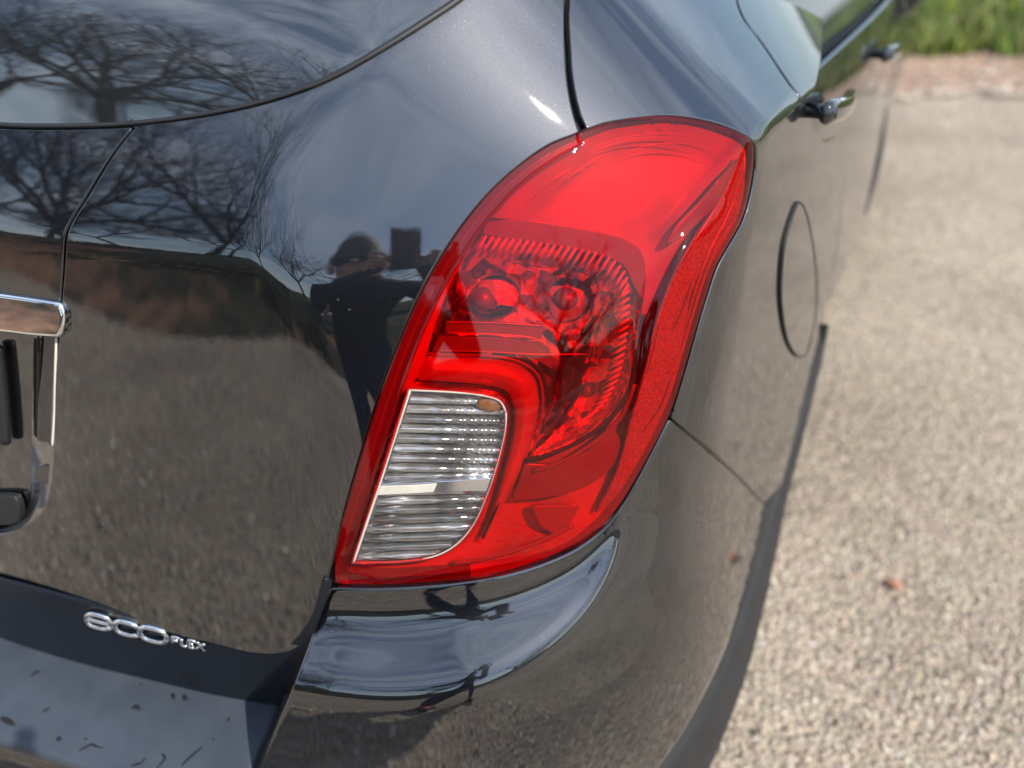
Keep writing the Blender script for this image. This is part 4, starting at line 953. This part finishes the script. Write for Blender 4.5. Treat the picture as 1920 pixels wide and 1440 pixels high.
def win_x(y):
    xs = []
    for (x0, y0_), (x1, y1) in zip(win, np.roll(win, -1, 0)):
        if (y0_ > y) != (y1 > y): xs.append(x0+(x1-x0)*(y-y0_)/(y1-y0_))
    return (min(xs)+9, max(xs)-4) if len(xs) >= 2 else None
ys_ = list(np.linspace(737, 902, 10))+[None]+list(np.linspace(930, 1052, 8))
for k in range(len(ys_)-1):
    if ys_[k] is None or ys_[k+1] is None: continue
    ya, yb = ys_[k], ys_[k+1]; V = []; F_ = []; n = 26; m_ = 7
    for j in range(m_):
        yy = ya+(yb-ya)*j/(m_-1); w2 = win_x(min(max(yy, 735), 1053))
        xs = np.linspace(w2[0], w2[1], n); s = j/(m_-1)
        oo = np.full(n, -.007-.009*(1-s)**1.4+.003*math.sin(math.pi*s))
        V.append(cast(lens, xs, yy-6*(xs-w2[0])/max(w2[1]-w2[0], 1)*(1 if yb > 900 else -.6), oo))
    V = np.vstack(V)
    for j in range(m_-1):
        for i in range(n-1): F_.append((j*n+i, (j+1)*n+i, (j+1)*n+i+1, j*n+i+1))
    mesh_obj('louvre', V, F_, LOUVRE, lamp)
div = outline([[(706, 910), (780, 908), (850, 903), (922, 898)], [(922, 898), (916, 920)], [(916, 920), (850, 921), (780, 925), (701, 929)], [(701, 929), (706, 910)]], 6)
patch('window_divider', div, CHROME_SOFT, lamp, fn=lens, off=-.002, step=6, lip=.004, r=.001)
dvl = outline([[(703, 913), (780, 911), (818, 908)], [(818, 908), (812, 922)], [(812, 922), (780, 924), (700, 928)], [(700, 928), (703, 913)]], 6)
patch('divider_face', dvl, WHITEPL, lamp, fn=lens, off=-.0012, step=6, lip=.002, r=.0006)
for pts, w in (([(768, 730), (740, 815), (713, 900), (685, 985), (661, 1056)], .0019), ([(768, 731), (850, 735), (905, 741), (938, 752), (949, 773)], .0011), ([(949, 773), (948, 805), (933, 870), (913, 930), (888, 984), (857, 1020), (818, 1042), (760, 1052), (661, 1055)], .0009)):
    tube_on('window_border', pts, WHITEPL, lamp, fn=lens, off=.0006, rw=w, rh=.0010)
ell('indicator_bulb', 921, 756, -.006, .0135, .0085, .005, AMBER)

# ------------------------------------------------------------------ the photographer, seen only in the reflections
def person():
    base = np.array([1.20, -1.30, 0.])
    rt = empty('person', tuple(base), 'person in a dark jacket and blue jeans bending to take a photo with a phone', 'person')
    Fd = np.array([C[0]-base[0]-.02, C[1]-base[1], 0]); Fd /= np.linalg.norm(Fd); Rt = np.array([Fd[1], -Fd[0], 0])
    def P(r_, f, z): return base+Rt*r_+Fd*f+np.array([0, 0, z])
    phone_c = C-CF*.016
    V, E, R_ = [], [], []
    def add(p, r, par=None):
        V.append(tuple(p)); R_.append(r)
        if par is not None: E.append((par, len(V)-1))
        return len(V)-1
    pel = add(P(0, -.06, .84), .145); wa = add(P(0, .0, .95), .145, pel); chs = add(P(0, .07, 1.08), .160, wa); ub = add(P(0, .13, 1.19), .13, chs); nk = add(P(-.01, .19, 1.27), .058, ub)
    hd = add(P(-.02, .24, 1.35), .085, nk); add(P(-.02, .255, 1.425), .082, hd)
    for s in (-1, 1):
        hip = add(P(.10*s, -.04, .76), .10, pel); kn = add(P(.14*s, .06, .44), .066, hip); an = add(P(.16*s, -.02, .10), .045, kn)
        sh = add(P(.19*s, .12, 1.17), .072, ub); el_ = add(P(.27*s, .22, .98), .052, sh)
        wr_p = phone_c+CR*(.058*s)-CU*.105-CF*.07; wr = add(wr_p, .030, el_)
        palm = add(wr_p+CF*.035+CU*.03+CR*(.008*s), .022, wr)
        for k in range(4):
            b0 = wr_p+CF*.055+CU*(.028+.018*k)+CR*(.022*s); f1 = add(b0, .0095, palm)
            f2 = add(b0+CF*.020-CR*.004*s, .0085, f1); add(b0+CF*.024-CR*(.020+.003*(k % 2))*s, .0075, f2)
        t1 = add(wr_p+CF*.030+CU*.045-CR*.010*s, .010, palm); add(wr_p+CF*.044+CU*.060-CR*.026*s, .0085, t1)
    me = bpy.data.meshes.new('body'); me.from_pydata(V, E, []); me.update()
    o = bpy.data.objects.new('body', me); link(o)
    md = o.modifiers.new('skin', 'SKIN'); md.use_smooth_shade = True
    for i, s in enumerate(me.skin_vertices[0].data): s.radius = (R_[i], R_[i]); s.use_root = (i == 0)
    sub = o.modifiers.new('sub', 'SUBSURF'); sub.levels = 1; sub.render_levels = 1
    dg = bpy.context.evaluated_depsgraph_get(); m2 = bpy.data.meshes.new_from_object(o.evaluated_get(dg)); o.modifiers.clear(); o.data = m2
    jk = simple('dark_jacket', (.010, .012, .020), .85, bscale=60, bstr=.4, bdist=.004); jn = simple('navy_jeans', (.012, .020, .055), .85, bscale=200, bstr=.3)
    sk = simple('skin', (.48, .27, .19), .55)
    for mm in (jk, jn, sk): m2.materials.append(mm)
    for p in m2.polygons:
        c = np.array(p.center); d = np.linalg.norm(c-phone_c)
        p.material_index = 2 if (c[2] > 1.285 or d < .105) else (0 if c[2] > .78 else 1); p.use_smooth = True
    o.parent = rt; o.matrix_parent_inverse = rt.matrix_world.inverted()
    hc = P(-.02, .25, 1.40)
    def ball(name, c, sc, mat, cut=None):
        bm = bmesh.new(); bmesh.ops.create_uvsphere(bm, u_segments=20, v_segments=14, radius=1)
        if cut is not None: bmesh.ops.delete(bm, geom=[v for v in bm.verts if v.co.z < cut], context='VERTS')
        bm.transform(Matrix([[Rt[0]*sc[0], Fd[0]*sc[1], 0, c[0]], [Rt[1]*sc[0], Fd[1]*sc[1], 0, c[1]], [0, 0, sc[2], c[2]], [0, 0, 0, 1]]))
        m = bpy.data.meshes.new(name); bm.to_mesh(m); bm.free(); m.materials.append(mat); m.polygons.foreach_set('use_smooth', np.ones(len(m.polygons), bool))
        return link(bpy.data.objects.new(name, m), rt)
    hair = simple('dark_hair', (.03, .02, .015), .7, bscale=90, bstr=.6, bdist=.004)
    ball('hair', hc+np.array([0, 0, .02])-Fd*.012, (.092, .105, .105), hair, -.1)
    ball('nose', hc+Fd*.088+np.array([0, 0, -.03]), (.014, .022, .022), sk)
    for s in (-1, 1):
        ball('ear', hc+Rt*.088*s-np.array([0, 0, .03]), (.012, .022, .032), sk); ball('eye', hc+Fd*.078+Rt*.032*s, (.013, .010, .010), WHITEPL)
    ball('mouth', hc+Fd*.080+np.array([0, 0, -.075]), (.026, .008, .008), simple('lips', (.40, .16, .13), .5))
    red = simple('red_laces', (.55, .02, .02), .7); shm = simple('dark_shoe', (.03, .03, .035), .6)
    for s in (-1, 1):
        c = P(.165*s, .05, .055); sh_ = ball('shoe', c, (.052, .145, .058), shm); l_ = ball('shoe_laces', c+Fd*.045+np.array([0, 0, .035]), (.024, .055, .026), red)
    ph = empty('phone', tuple(phone_c), 'dark smartphone held up in both hands by the photographer', 'phone')
    M = Matrix([[CR[0], CU[0], -CF[0], phone_c[0]], [CR[1], CU[1], -CF[1], phone_c[1]], [CR[2], CU[2], -CF[2], phone_c[2]], [0, 0, 0, 1]])
    rbox('phone_body', M @ Matrix.Translation((.0, -.050, .006)), (.074, .15, .008), GLOSSBLACK, ph, .003)
    rbox('screen', M @ Matrix.Translation((.0, -.050, .0105)), (.068, .143, .001), GLASS, ph, .0003)
person()
# a big reddish stone lying on the chippings
rs = np.random.default_rng(2); bm = bmesh.new(); bmesh.ops.create_icosphere(bm, subdivisions=2, radius=1)
pz = C+ray(1676., 1103.)*(-C[2]/ray(1676., 1103.)[2])
for v in bm.verts: v.co = Vector((v.co.x*.015, v.co.y*.012, v.co.z*.008))*(1+.15*rs.normal())
bm.transform(Matrix.Translation(Vector((pz[0], pz[1], .012)))); me = bpy.data.meshes.new('stone'); bm.to_mesh(me); bm.free()
me.materials.append(simple('red_stone', (.34, .16, .11), .8)); link(tag(bpy.data.objects.new('stone', me), 'small reddish stone lying among the pale chippings', 'stone'))
print('tree segments', nseg)
